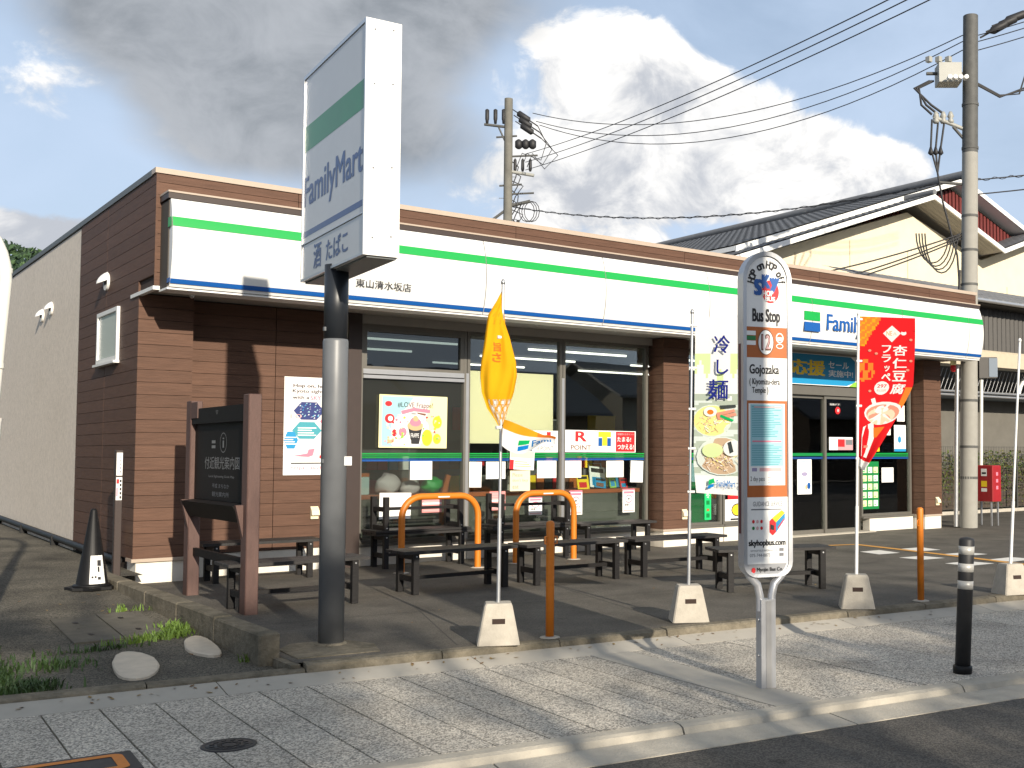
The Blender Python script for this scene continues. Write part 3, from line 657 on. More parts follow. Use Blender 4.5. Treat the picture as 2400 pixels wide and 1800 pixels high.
MB(darktrim).box(3.29, 18.07, 12.80, 13.14, 4.287, 4.350).build('sign_gap_shade', store)  # dark bar paints the shade in the gap above the sign face
MB(capm).box(3.285, 18.075, 12.79, 13.14, 4.352, 4.372).build('sign_hood_cap', store)  # cap profile; its pale bar also paints the top edge catching light
MB(white).box(3.30, 18.06, 12.82, 13.14, 3.285, 3.308).build('sign_bottom_rail', store)
MB(black).text('東山清水坂店', (0, 12.715, 0), X3, Z3, 5.40, 6.12, 3.50, 3.60, bold=0.01).build('shop_name_lettering', store)
def sface(z): return 12.692
lg = MB(green); lg.add([(13.09, sface(3.69), 3.69), (13.47, sface(3.69), 3.69), (13.47, sface(3.84), 3.84), (13.09, sface(3.84), 3.84)], [(0, 1, 2, 3)], green)
lg.add([(13.09, sface(3.51), 3.51), (13.47, sface(3.51), 3.51), (13.47, sface(3.66), 3.66), (13.09, sface(3.66), 3.66)], [(0, 1, 2, 3)], blue)
lg.build('logo_blocks', store)
lt = MB(blue).text('FamilyMart', (0, 12.692, 0), X3, Z3, 13.63, 15.25, 3.47, 3.83, bold=0.02)
lt.build('logo_lettering', store)
# window frames, glass and doors
GY = 14.14
def frame(x0, x1, z0, z1, t=0.045, d=0.09, m=alu, name='window_frame', y=GY):
    f = MB(m); f.box(x0, x0 + t, y - d / 2, y + d / 2, z0, z1); f.box(x1 - t, x1, y - d / 2, y + d / 2, z0, z1)
    f.box(x0 + t, x1 - t, y - d / 2, y + d / 2, z1 - t, z1); f.box(x0 + t, x1 - t, y - d / 2, y + d / 2, z0, z0 + t)
    return f.build(name, store)
def pane(x0, x1, z0, z1, m=glass, par=None, y=GY):
    return MB(m).box(x0, x1, y - .004, y + .004, z0, z1).build('glass_pane', par or store)
def pinfilm(x0, x1, par):       # green and blue film lines across the glass
    f = MB(sgreen); y = GY - 0.006
    for z0, z1, m in ((1.478, 1.494, green), (1.447, 1.468, sgreen), (1.428, 1.438, green), (1.405, 1.421, sblue), (1.384, 1.400, blue)):
        f.box(x0, x1, y - .001, y, z0, z1, m)
    f.build('film_stripes', par)
WIN = [(6.06, 7.655, 0), (7.665, 9.28, 1), (9.29, 10.925, 1), (11.55, 12.52, 1), (12.54, 13.75, 1), (16.06, 17.555, 1)]
for (x0, x1, k) in WIN:
    f = frame(x0, x1, 0.29, 3.23)
    if k == 0:
        MB(alul).box(x0 + .045, x1 - .045, GY - .055, GY + .04, 2.56, 2.625).build('transom', f); MB(alul).box(x0 + .045, x1 - .045, GY - .065, GY + .04, 2.50, 2.545).build('transom', f)
        MB(alu).box(x0 + .045, x1 - .045, GY - .04, GY + .04, 2.625, 2.665).build('sash_rail', f); MB(alu).box(x0 + .045, x1 - .045, GY - .04, GY + .04, 3.13, 3.185).build('sash_rail', f)
        MB(alu).box(x0 + .045, x0 + .10, GY - .04, GY + .04, 2.666, 3.129).build('sash_stile', f); MB(alu).box(x1 - .10, x1 - .045, GY - .04, GY + .04, 2.666, 3.129).build('sash_stile', f)
        pane(x0 + .10, x1 - .10, 2.665, 3.13, pglass, f); pane(x0 + .045, x1 - .045, 0.335, 2.5, wglass, f)
    else: pane(x0 + .045, x1 - .045, 0.335, 3.185, glass, f)
    pinfilm(x0 + .05, x1 - .05, f)
    MB(alu).box(x0 - .004, x1 + .004, GY - .10, GY + .06, 0.252, 0.288).build('window_sill', f)
    MB(plinth).box(x0 + (0.2 if x0 > 16 else 0), x1 + .0, GY - .07, GY + .1, -0.02, 0.25).build('plinth', store)
MB(soffit).box(6.05, 11.0, GY - .06, GY + .1, 3.232, 3.348).build('window_header', store)
MB(soffit).box(11.54, 17.57, GY - .06, GY + .1, 3.232, 3.348).build('window_header', store)
for xx in (7.66, 9.285): MB(alul).box(xx - .022, xx + .022, GY - .06, GY - .046, 0.29, 2.63).build('mullion_cover', store)
# automatic door: fixed leaf and sliding leaf under a header
MB(alu).box(13.76, 16.05, GY - .07, GY + .12, 2.56, 2.72).build('door_header', store)
MB(alu).box(13.76, 16.05, GY - .05, GY + .08, 3.185, 3.231).build('door_header', store)
pane(13.77, 16.04, 2.73, 3.18)
for i, (x0, x1, dy) in enumerate(((13.77, 15.14, 0.04), (15.08, 16.05, 0.0))):
    f = MB(alu); y = GY + dy
    f.box(x0, x0 + .055, y - .02, y + .02, 0.02, 2.555); f.box(x1 - .055, x1, y - .02, y + .02, 0.02, 2.555); f.box(x0 + .055, x1 - .055, y - .02, y + .02, 2.50, 2.555); f.box(x0 + .055, x1 - .055, y - .02, y + .02, 0.02, 0.09)
    d = f.build('door', store); pane(x0 + .055, x1 - .055, .09, 2.5, glass, d, y)
    pf = MB(sgreen)
    for z0, z1, m in ((1.44, 1.494, sgreen), (1.385, 1.425, sblue)): pf.box(x0 + .056, x1 - .056, y - .0065, y - .0055, z0, z1, m)
    pf.build('film_stripes', d)
MB(conc).box(13.76, 16.25, 13.9, 14.3, -0.02, 0.018).build('threshold', store)
# rounded red emergency lamp under the canopy end
el = MB(pale_y).lathe(17.95, 13.35, [(0.06, 3.35), (0.06, 3.22)], 14, 'pale_yellow_print'); el.lathe(17.95, 13.35, [(0.055, 3.22), (0.055, 3.13), (0.03, 3.09)], 14, 'red_print'); el.build('alarm_lamp', store)
# side wall fittings: hoods, little window, boxes
def hood(y, z, r, x=3.25):
    t = MB(white); n = 10; vs = []; fs = []
    for i in range(n + 1):
        a = math.pi * i / n
        for j in range(6):
            q = math.pi / 2 * j / 5; vs.append((x - r * 1.15 * math.sin(q) - 0.01, y + r * math.cos(a) * math.cos(q * .96), z + r * math.sin(a) * math.cos(q * .96) * 1.0 - r * .55 * math.sin(q)))
    for i in range(n):
        for j in range(5): fs.append((i * 6 + j, (i + 1) * 6 + j, (i + 1) * 6 + j + 1, i * 6 + j + 1))
    t.add(vs, fs, smooth=True); t.tube([(x, y, z - .02), (x - .03, y, z - .02)], r * 1.08, 14)
    t.add([(x - .032, y - r * .8, z - r * .6), (x - .032, y + r * .8, z - r * .6), (x - .032, y + r * .8, z), (x - .032, y - r * .8, z)], [(0, 1, 2, 3)], black)
    return t.build('vent_hood', store)
hood(15.35, 3.68, 0.105); hood(19.65, 3.66, 0.09, 3.256); hood(18.95, 3.70, 0.09, 3.256)
sw = MB(alul); ya, yb, za, zb_ = 14.67, 15.74, 2.62, 3.28
for (a, b2, c, d) in ((ya, ya + .05, za, zb_), (yb - .05, yb, za, zb_), (ya + .05, yb - .05, zb_ - .05, zb_), (ya + .05, yb - .05, za, za + .06)): sw.box(3.215, 3.252, a, b2, c, d, white)
swo = sw.build('side_window', store)
MB(mat('frosted_pane', (0.55, 0.60, 0.58), 0.25)).box(3.236, 3.246, ya + .05, yb - .05, za + .06, zb_ - .05).build('glass_pane', swo)
MB(white).box(3.18, 3.25, ya - .02, yb + .02, za - .03, za - .001).build('window_sill', swo)
for (xx, yy, zz) in ((11.42, 13.78, 0.52), (17.95, 13.78, 0.55), (5.45, 14.04, 0.74)):
    t = MB(cream); t.prism([(xx - .05, yy, zz - .09), (xx - .05, yy, zz + .07), (xx - .05, yy - .05, zz + .02), (xx - .05, yy - .065, zz - .04), (xx - .05, yy - .02, zz - .05), (xx - .05, yy - .02, zz - .09)], (0.1, 0, 0)); t.build('outdoor_socket', store)
op = MB(cream).tube([(3.2, 14.18, 0.62), (3.16, 14.18, 0.60), (3.16, 14.18, 0.42)], 0.035, 10, cream); op.tube([(3.16, 14.18, 0.42), (3.165, 14.16, 0.2)], 0.022, 8, mat('orange_pipe', (0.55, 0.13, 0.03), 0.5)); op.tube([(3.165, 14.16, 0.2), (3.165, 14.16, 0.12)], 0.028, 8, cream); op.build('pipe_cap', store)
# interior: floor, ceiling, tubes, counter, shelves
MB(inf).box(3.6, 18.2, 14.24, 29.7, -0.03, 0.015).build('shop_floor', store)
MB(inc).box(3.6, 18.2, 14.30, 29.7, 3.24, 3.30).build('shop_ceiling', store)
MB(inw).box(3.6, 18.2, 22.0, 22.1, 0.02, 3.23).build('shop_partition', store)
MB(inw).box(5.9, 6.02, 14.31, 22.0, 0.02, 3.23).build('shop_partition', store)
for yy in (15.6, 17.2, 19.0):
    for xx in (6.3, 9.6, 12.9):
        MB(tube_l).tube([(xx, yy, 3.20), (xx + 2.0, yy, 3.20)], 0.018, 8).build('fluorescent_tube', store)
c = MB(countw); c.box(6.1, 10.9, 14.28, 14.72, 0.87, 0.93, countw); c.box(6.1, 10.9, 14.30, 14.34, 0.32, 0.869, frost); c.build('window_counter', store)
for (xa, xb_, y) in ((6.4, 9.0, 16.4), (6.4, 9.0, 18.2), (9.8, 12.3, 16.6), (9.8, 12.3, 18.4), (14.2, 17.6, 18.2)):
    s = MB(shelf_m); s.box(xa, xb_, y, y + .5, 0.02, 1.55)
    for k in range(4):
        for j in range(14):
            xx = xa + .05 + j * (xb_ - xa - .1) / 14; s.box(xx, xx + (xb_ - xa) / 14 * .85, y - .06, y - .001, .15 + k * .36, .15 + k * .36 + rng.uniform(.15, .27), rng.choice([red, yellow_p, paper, green, cyan, orange_p, brown_p, pink, black, black]))
    s.build('goods_shelf', store)

mo = MB(shelf_m); mo.box(9.75, 10.45, 16.0, 16.05, 1.55, 2.05, black); mo.box(9.73, 10.47, 16.051, 16.07, 1.53, 2.07, alul); mo.build('hanging_monitor', store)
cp = MB(equip); cp.bbox(8.7, 9.3, 15.2, 15.8, .02, 1.15, .03, equip); cp.box(8.75, 9.25, 15.25, 15.6, 1.151, 1.25, black); cp.build('copier', store)
for (xa, za, w_, h_, m_) in ((6.6, 1.9, .8, .55, orange_p), (7.9, 2.0, 1.1, .4, paper), (10.6, 1.8, .5, .7, tan_p), (11.6, 2.0, .9, .5, red), (13.6, 1.7, .6, .8, cyan), (15.2, 1.9, .8, .5, yellow_p)): MB(m_).box(xa, xa + w_, 21.96, 21.99, za, za + h_).build('wall_poster', store)
at = MB(sgreen); at.bbox(13.2, 13.9, 16.0, 16.6, .02, 1.5, .03, sgreen); at.box(13.3, 13.8, 15.985, 15.999, .95, 1.3, pale_b); at.build('cash_machine', store)

# ------------------------------------------------------------------ benches
def make_bench(label):
    t = thing('bench', label, 'bench', group='black slatted benches on the forecourt')
    L_, W, H_ = 1.38, 0.46, 0.46
    for k in range(3):
        y0 = -W / 2 + k * (W / 3) + 0.004; MB(bwood2).bbox(-L_ / 2, L_ / 2, y0, y0 + W / 3 - 0.008, H_ - 0.032, H_, 0.004).build('seat_slat', t)
    for sx in (-1, 1):
        for sy in (-1, 1):
            x0 = sx * 0.54 - 0.032; y0 = sy * 0.185 - 0.03; MB(bwood).box(x0, x0 + 0.064, y0, y0 + 0.06, 0, H_ - 0.033).build('leg', t)
        MB(bwood).box(sx * .54 - .02, sx * .54 + .02, -.149, .149, 0.13, 0.19).build('end_rail', t)
        MB(bwood).box(sx * .54 - .025, sx * .54 + .025, -.149, .149, H_ - .095, H_ - .0335).build('end_rail', t)
    MB(bwood).box(-.519, .519, -.03, .03, 0.14, 0.18).build('stretcher', t)
    for sx in (-1, 1):
        for sy in (-1, 1): MB(steel).tube([(sx * .54, sy * .215, .40), (sx * .54, sy * .222, .40)], .009, 8).build('bolt', t)
    return t
bench0 = make_bench('')
BEN = [((4.02, 10.85), -1, 'black slatted bench behind the dark information board, nearer the street', 0),
       ((4.55, 13.42), -2, 'black slatted bench along the brown wall under the tall poster', 0),
       ((5.86, 11.06), 0, 'black slatted bench in front of the leftmost orange hoop, beside the yellow flag pole', 0),
       ((7.30, 10.93), -2, 'black slatted bench in front of the right orange hoop', 0),
       ((8.76, 10.80), -5, 'black slatted bench left of the noodle flag pole', 0),
       ((8.60, 8.88), -22, 'black slatted bench standing askew behind the bus stop sign', 0),
       ((6.74, 13.70), -1, 'black slatted bench under the window behind the left hoop, another bench upside down on it', 0),
       ((8.42, 13.68), 0, 'black slatted bench under the window behind the right hoop, another bench upside down on it', 0),
       ((9.86, 13.62), -2, 'black slatted bench under the window next to the middle brown pillar', 0),
       ((6.72, 13.69), 1, 'upside-down black bench on top of another, legs up behind the left orange hoop', 1),
       ((8.44, 13.68), -1, 'upside-down black bench on top of another, legs up behind the right orange hoop', 1)]
for i, ((x, y), a, lb, up) in enumerate(BEN):
    o = bench0 if i == 0 else copy_tree(bench0)
    o['label'] = lb; o.location = (x, y, 0.002)
    o.rotation_euler = (0, 0, R(a))
    if up: o.location = (x, y, 0.465 + 0.46); o.rotation_euler = (math.pi, 0, R(a))

# ------------------------------------------------------------------ hoops and bollards
def hoop(x0, x1, y, lb):
    t = thing('hoop_barrier', lb, 'barrier', ((x0 + x1) / 2, y, 0), group='orange hoop barriers'); h = 0.945; w = (x1 - x0) / 2; r = 0.26; pts = [(-w, 0, 0)]
    for k in range(9): a = R(180 - 90 * k / 8); pts.append((-w + r + r * math.cos(a), 0, h - r + r * math.sin(a)))
    for k in range(9): a = R(90 - 90 * k / 8); pts.append((w - r + r * math.cos(a), 0, h - r + r * math.sin(a)))
    pts.append((w, 0, 0)); MB(orange).tube(pts, 0.042, 14).build('tube', t)
    for s in (-1, 1): MB(conc).lathe(s * w, 0, [(0.10, 0.002), (0.10, 0.006), (0.06, 0.012)], 16).build('footing', t)
    MB(paper).box(-.06, .10, -.0445, -.036, h - .015, h + .0).build('sticker', t)
hoop(6.13, 7.20, 12.92, 'orange steel hoop barrier in front of the shop windows, the one nearer the roadside sign')
hoop(7.86, 8.80, 13.06, 'orange steel hoop barrier in front of the shop windows, the one nearer the middle pillar')
def bollard(x, y, lb, ring):
    t = thing('bollard', lb, 'bollard', (x, y, 0.0), group='orange bollards')
    MB(orange).lathe(0, 0, [(0.034, 0), (0.034, 0.92), (0.031, 0.935), (0.018, 0.945)], 18).build('post', t)
    MB(conc).lathe(0, 0, [(0.085, 0.002), (0.08, 0.009), (0.04, 0.014)], 14).build('footing', t)
    for s in ring:
        o = MB(orange); o.tube([(s * .033, -.012, .82), (s * .058, -.012, .82), (s * .058, -.012, .76), (s * .033, -.012, .76)], .006, 6); o.build('chain_eye', t)
bollard(4.94, 7.67, 'slim orange bollard in the shade beside the yellow flag', (-1, 1))
bollard(9.045, 7.16, 'slim sunlit orange bollard beside the red flag', (-1,))
bb = thing('road_post', 'leaning black rubber post with three silver bands at the kerb', 'bollard', (6.745, 4.97, -0.1))
M = Matrix.Rotation(R(2.6), 4, Vector((0.64, 0.77, 0)))
def bbp(prof_, m, name): MB(m).lathe(0, 0, prof_, 22).rot(M).build(name, bb)
bbp([(0.068, 0), (0.07, 0.05), (0.063, 0.058)], rubber, 'base')
bbp([(0.056, 0.058), (0.056, 0.96), (0.05, 0.975), (0.012, 0.985)], mat('weathered_black_rubber', (0.017, 0.017, 0.018), .55, var=.25, vscale=8), 'post')
for z0 in (0.61, 0.735, 0.86): bbp([(0.0572, z0), (0.0572, z0 + .06)], reflect, 'reflective_band')

# ------------------------------------------------------------------ traffic cone, marker post, white pipe
cn = thing('traffic_cone', 'black traffic cone with a white notice taped to it, in the side lot', 'traffic cone', (2.62, 12.72, zl(12.72)))
MB(rubber).lathe(0, 0, [(0.155, 0.03), (0.15, 0.05), (0.032, 0.80), (0.02, 0.82)], 24).build('cone', cn)
pts = []
for k in range(16):
    a = 2 * math.pi * k / 16; r_ = 0.25 if k % 2 else 0.215; pts.append((r_ * math.cos(a + .2), r_ * math.sin(a + .2), 0.0))
MB(rubber).prism(pts, (0, 0, 0.028)).build('base', cn)
MB(rubber).lathe(0, 0, [(0.185, 0.028), (0.17, 0.05), (0.15, 0.055)], 24).build('collar', cn)
a0 = math.atan2(-12.72, -2.62) + .35; vs = []
for i in range(7):
    a = a0 + (i - 3) * 0.17
    for z in (0.06, 0.345): r_ = 0.155 - (z - .04) * .157 + 0.006; vs.append((r_ * math.cos(a), r_ * math.sin(a), z))
no = MB(paper).add(vs, [(2 * i, 2 * i + 2, 2 * i + 3, 2 * i + 1) for i in range(6)], paper)
c_ = Vector((0.155 * math.cos(a0), 0.155 * math.sin(a0), 0)); U = Vector((-math.sin(a0), math.cos(a0), 0)); V = (Z3 - Vector((math.cos(a0), math.sin(a0), 0)) * .157).normalized()
for (u0, u1, v0, v1) in ((-.005, .035, .24, .30), (.0, .02, .18, .235), (-.06, -.04, .12, .14), (-.03, -.01, .12, .14), (0.0, .03, .1, .13)): no.quad(c_, U, V, u0, u1, v0, v1, black, 0.012)
no.build('notice', cn)
mp = thing('marker_post', 'brown square post with white and red stickers at the shop corner', 'post', (2.99, 13.38, 0.12))
MB(darktrim).bbox(-.038, .038, -.038, .038, 0, 1.41, .006).build('post', mp)
st = MB(paper); U = Vector((0.97, -0.24, 0)).normalized(); O_ = (-.039, -.039, 0)
st.box(-.030, .030, -.0405, -.039, 1.13, 1.38, paper); st.box(-.030, .030, -.0405, -.039, 0.86, 1.11, paper)
st.quad((0, -.0412, 0), X3, Z3, -.026, .0, 1.04, 1.09, red); st.quad((0, -.0412, 0), X3, Z3, -.026, -.012, .90, 1.0, pink)
for k in range(5): st.quad((0, -.0412, 0), X3, Z3, .006, .024, .875 + k * .045, .905 + k * .045, black); st.quad((0, -.0412, 0), X3, Z3, .006, .016, 1.16 + k * .04, 1.185 + k * .04, grey_p)
st.build('stickers', mp)
wp = thing('white_pipe_post', 'tall white pipe bending over at the top, at the left edge of the lot', 'pipe', (1.30, 10.43, zl(10.4)), world_coords=True)
pts = [(1.28, 10.46, 0.05), (1.37, 10.42, 1.6), (1.445, 10.39, 2.9)]
for k in range(1, 9): a = R(k * 13); pts.append((1.445 - 0.32 * (1 - math.cos(a)), 10.39 + .1 * (1 - math.cos(a)), 2.9 + 0.5 * math.sin(a)))
MB(pvc).tube(pts, 0.05, 14).build('pipe', wp)
for z in (2.98, 2.2): MB(pvc).tube([(1.412 + (z - 2.4) * .05, 10.40, z - .02), (1.412 + (z - 2.4) * .05, 10.40, z + .02)], 0.057, 14).build('clamp', wp)
MB(pvc).tube([(1.33, 10.38, 0.1), (1.40, 10.38, 1.74), (1.402, 10.38, 1.78)], [0.045, 0.05, 0.056], 12).build('lower_pipe', wp)
tag(MB(darktrim).box(1.40, 1.435, 10.9, 10.935, zl(10.9) - .02, .42).build('stake'), 'short dark stake at the left edge of the lot', 'post')

# ------------------------------------------------------------------ information board (seen obliquely, facing left)
ib = thing('information_board', 'dark brown wooden sightseeing information board with two thick posts', 'information board', (3.50, 11.5, 0), world_coords=True)
for y0 in (10.50, 12.33):
    b = MB(boardbr); b.bbox(3.44, 3.56, y0, y0 + 0.16, 0.0, 2.05, .008); b.build('post', ib)
MB(boardbr).box(3.45, 3.55, 10.661, 12.329, 1.80, 1.96, boarddk).build('top_beam', ib)
MB(boardbr).box(3.44, 3.475, 12.10, 12.329, 1.86, 2.03).build('beam_end', ib)
MB(boarddk).box(3.49, 3.53, 10.661, 12.329, 1.02, 1.80).build('panel', ib)
b = MB(boarddk); b.prism([(3.36, 10.661, 1.00), (3.535, 10.661, 1.02), (3.535, 10.661, 0.84), (3.44, 10.661, 0.84)], (0, 1.668, 0)); b.build('ledge', ib)
MB(boarddk).box(3.49, 3.53, 10.661, 12.329, 0.42, 0.50).build('lower_rail', ib)
for y0 in (10.60, 12.34): MB(boardbr).prism([(3.37, y0, 1.01), (3.45, y0, 1.01), (3.45, y0, 0.66)], (0, 0.05, 0)).build('bracket', ib)
U = Vector((0, -1, 0)); O_ = (3.489, 12.33, 0); t = MB(silver_t)
def ring2(mb, O, U, V, cu, cv, ru, rv, w, m, off=0.0, n=24):
    O, U, V = Vector(O), Vector(U), Vector(V); nn = U.cross(V).normalized() * off; vs = []
    for i in range(n):
        a = 2 * math.pi * i / n; vs += [O + U * (cu + ru * math.cos(a)) + V * (cv + rv * math.sin(a)) + nn, O + U * (cu + (ru - w) * math.cos(a)) + V * (cv + (rv - w) * math.sin(a)) + nn]
    mb.add(vs, [(2 * i, 2 * ((i + 1) % n), 2 * ((i + 1) % n) + 1, 2 * i + 1) for i in range(n)], m)
ring2(t, O_, U, Z3, 0.95, 1.60, 0.105, 0.10, 0.008, silver_t, .002); t.text('i', O_, U, Z3, .925, .975, 1.55, 1.65, silver_t, .002)
for k in range(2): t.quad(O_, U, Z3, .58, .70, 1.545 + k * .05, 1.575 + k * .05, silver_t, .002)
t.text('付近観光案内図', O_, U, Z3, 0.36, 1.46, 1.335, 1.46, silver_t, .002, bold=.01)
t.text('Local Sightseeing Guide Map', O_, U, Z3, 0.50, 1.30, 1.245, 1.275, silver_t, .002)
t.text('平成 まちなか', O_, U, Z3, 0.62, 1.15, 1.145, 1.19, grey_p, .002); t.text('観光案内所', O_, U, Z3, 0.62, 1.15, 1.06, 1.11, grey_p, .002)
t.text('▽', (3.449, 12.33, 0), U, Z3, .82, .90, 1.88, 1.92, silver_t, .002)
t.build('lettering', ib)

# ------------------------------------------------------------------ roadside sign on its pole
rs = thing('roadside_sign', 'tall pole sign with a white box, one green band and blue lettering', 'sign', (3.45, 8.5, 0), world_coords=True)
MB(polegrey).lathe(3.45, 8.50, [(0.098, 0), (0.098, 2.38), (0.092, 2.40)], 28).build('pole', rs)
MB(poledark).lathe(3.45, 8.50, [(0.093, 2.40), (0.093, 2.99)], 28).build('pole_head', rs)
MB(conc_old).lathe(3.45, 8.50, [(0.125, 0.004), (0.12, 0.012), (0.099, 0.022)], 24).build('base_flange', rs)
for z in (1.42, 2.46): MB(polegrey).box(3.345, 3.36, 8.47, 8.50, z, z + .03).build('bolt', rs)
MB(white).box(3.50, 3.56, 8.41, 8.44, 1.40, 1.47).build('sticker', rs)
e1 = Vector((-0.0885, -0.996, 0)).normalized(); nL = Vector((-0.996, 0.0885, 0)).normalized()
Bc = Vector((3.518, 8.466, 0)); hl, hw = 0.808, 0.134
def bp_(a, b_, z): return Bc + e1 * a + nL * b_ + Z3 * z
def obox(mb, a0, a1, b0, b1, z0, z1, m=None):
    vs = [bp_(a, b_, z) for z in (z0, z1) for a, b_ in ((a0, b0), (a1, b0), (a1, b1), (a0, b1))]
    mb.add(vs, [(0, 1, 2, 3), (4, 7, 6, 5), (0, 4, 5, 1), (1, 5, 6, 2), (2, 6, 7, 3), (3, 7, 4, 0)], m)
sb = MB(white); obox(sb, -hl, hl, -hw, hw - .012, 2.95, 4.72, white); sb.build('sign_case', rs)
ub = MB(capd); obox(ub, -hl + .02, hl - .02, -hw + .015, hw - .03, 2.935, 2.949, capd); ub.build('bottom_plate', rs)
fr = MB(alul)
for (a0, a1, z0, z1) in ((-hl, hl, 4.69, 4.72), (-hl, hl, 2.95, 2.97), (-hl, -hl + .022, 2.9705, 4.6895), (hl - .022, hl, 2.9705, 4.6895), (-hl + .0225, hl - .0225, 3.258, 3.268)): obox(fr, a0, a1, hw - .0115, hw + .006, z0, z1, alul)
fr.build('face_frame', rs)
fa = MB(signw); obox(fa, -hl + .023, hl - .023, hw - .011, hw - .002, 3.27, 4.688, signw); fa.build('upper_face', rs)
fa = MB(signw); obox(fa, -hl + .023, hl - .023, hw - .011, hw - .002, 2.971, 3.256, signw); lf = fa.build('lower_face', rs)
Ofc = Bc + nL * (hw - .001)
g = MB(sgreen).quad(Ofc, e1, Z3, -hl + .024, hl - .024, 4.05, 4.27, sgreen); g.build('green_band', rs)
g = MB(sblue).quad(Ofc, e1, Z3, -hl + .024, hl - .024, 3.318, 3.366, sblue); g.build('blue_band', rs)
MB(sblue).text('FamilyMart', Ofc, e1, Z3, -.765, .76, 3.50, 3.83, sblue, 0.0005, bold=.025).build('lettering', rs)
l = MB(sblue).text('酒', Ofc, e1, Z3, -.46, -.24, 3.01, 3.22, sblue, .0005, bold=.03); l.build('lettering', rs); l = MB(sblue).text('たばこ', Ofc, e1, Z3, -.12, .44, 3.03, 3.20, sblue, .0005, bold=.03); l.build('lettering', rs)
for a, zz in ((0, 4.66), (0, 4.25), (0, 3.62), (0, 3.1)):
    for b_ in (-.07, .07):
        p = bp_(hl + .001, b_, zz - (0.02 if b_ > 0 else 0)); MB(grey_p).disc(p, -nL, Z3, 0, 0, .008, .008, grey_p, 0).build('screw', rs)

# ------------------------------------------------------------------ bus stop sign
ang = R(-16.5); U = Vector((math.cos(ang), math.sin(ang), 0)); Nf = Vector((math.sin(ang), -math.cos(ang), 0))   # face towards the street
bs = thing('bus_stop_sign', 'silver-framed round-topped bus stop sign standing on the pavement', 'bus stop sign', (5.31, 5.53, -0.1), world_coords=True)
B0 = Vector((5.31, 5.53, 0)); Wd = 0.188
def outline(w, z0, z1, rb, n=16, ry=None):
    ry = ry or w; pts = []
    for k in range(n + 1): a = math.pi * k / n; pts.append((w * math.cos(a), z1 - ry + ry * math.sin(a)))
    for k in range(6): a = R(180 + 18 * k); pts.append((-w + rb + rb * math.cos(a), z0 + rb + rb * math.sin(a)))
    for k in range(6): a = R(270 + 18 * k); pts.append((w - rb + rb * math.cos(a), z0 + rb + rb * math.sin(a)))
    return pts
def bs_prism(mb, pts, y0, y1, m=None): mb.prism([B0 + U * a + Z3 * z + Nf * y0 for a, z in pts], Nf * (y1 - y0), m)
silverf = mat('brushed_silver_frame', (0.50, 0.51, 0.53), 0.36, 0.55, var=0.05)
o = MB(silverf); outer = outline(Wd, 0.652, 2.894, 0.10, ry=.20); inner = outline(Wd - .028, 0.672, 2.864, 0.085, ry=.178)
n = len(outer); vs = []
for y in (-.045, .045):
    vs += [B0 + U * a + Z3 * z + Nf * y for a, z in outer]; vs += [B0 + U * a + Z3 * z + Nf * (y * .92) for a, z in inner]
fs = []
for i in range(n):
    j = (i + 1) % n
    fs += [(i, n + i, n + j, j), (2 * n + i, 2 * n + j, 3 * n + j, 3 * n + i), (i, j, 2 * n + j, 2 * n + i), (n + i, 3 * n + i, 3 * n + j, n + j)]
o.add(vs, fs, silverf); o.build('frame', bs)
core = MB(silverf); bs_prism(core, outline(Wd - .027, 0.671, 2.865, .085, ry=.178), -.03, .026, silverf); core.build('board', bs)
# forked post
pst = MB(silverf)
pst.box(-.055, .055, -.04, .04, -0.1, 0.50); pst.rot(Matrix.Translation(B0) @ Matrix.Rotation(ang, 4, 'Z')); pst.build('post', bs)
for s in (-1, 1):
    ar = MB(silverf); ar.tube([B0 + U * (s * .045) + Z3 * .42, B0 + U * (s * .045) + Z3 * .52, B0 + U * (s * .065) + Z3 * .60, B0 + U * (s * .125) + Z3 * .66, B0 + U * (s * .165) + Z3 * .74], .028, 10); ar.build('fork_arm', bs)
gr = MB(alul); gr.box(-.02, .02, -.0445, -.041, -.098, .49); gr.rot(Matrix.Translation(B0) @ Matrix.Rotation(ang, 4, 'Z')); gr.build('post_rib', bs)
for z in (.12, .36): MB(steel).tube([B0 - U * .056 + Z3 * z, B0 - U * .064 + Z3 * z], .012, 8).build('bolt', bs)
pl = MB(paper); FO = B0 + Nf * .0275; lf_, rt_ = -.156, .156
pl.poly(FO, U, Z3, outline(.157, 0.741, 2.857, 0.008, ry=.172), paper, .001)
def bar(z0, z1, m, a0=lf_, a1=rt_, off=.002): pl.quad(FO, U, Z3, a0, a1, z0, z1, m, off)
bar(2.155, 2.367, orange_p)                                                            # number band
bar(1.196, 1.858, orange_p); bar(1.276, 1.838, paper, -.142, .138, .0026); bar(1.408, 1.832, pale_b, -.128, .125, .0032); bar(1.364, 1.404, paper, -.128, .125, .0034)
rr = random.Random(5)
for k in range(34):
    z = 1.416 + k * .0121
    if 1.56 < z < 1.60: continue
    bar(z, z + .0045, teal, -.118, -.118 + rr.uniform(.16, .235), .0038)
bar(1.573, 1.583, pink, -.115, .11, .0038); bar(1.808, 1.818, lpink, -.1, .11, .0038)
bar(1.372, 1.396, purple, -.118, -.08, .004); bar(1.372, 1.396, lpink, -.06, .11, .004)
ph = 'HOP on HOP off'; cz = 2.655
for i, ch in enumerate(ph):                                                            # lettering on an arc
    if ch == ' ': continue
    th = R(168 - i * 156 / (len(ph) - 1)); pu, pv = .116 * math.cos(th), .142 * math.sin(th); up = Vector((math.cos(th), math.sin(th))); ri = Vector((up.y, -up.x))
    hh = .056 if ch.isupper() or ch == 'f' else .042; ww = .036 if ch != 'f' else .02
    pl.text(ch, FO + U * pu + Z3 * (cz + pv), U * ri.x + Z3 * ri.y, U * up.x + Z3 * up.y, -ww / 2, ww / 2, -.022, -.022 + hh, black, .0035, bold=.05)
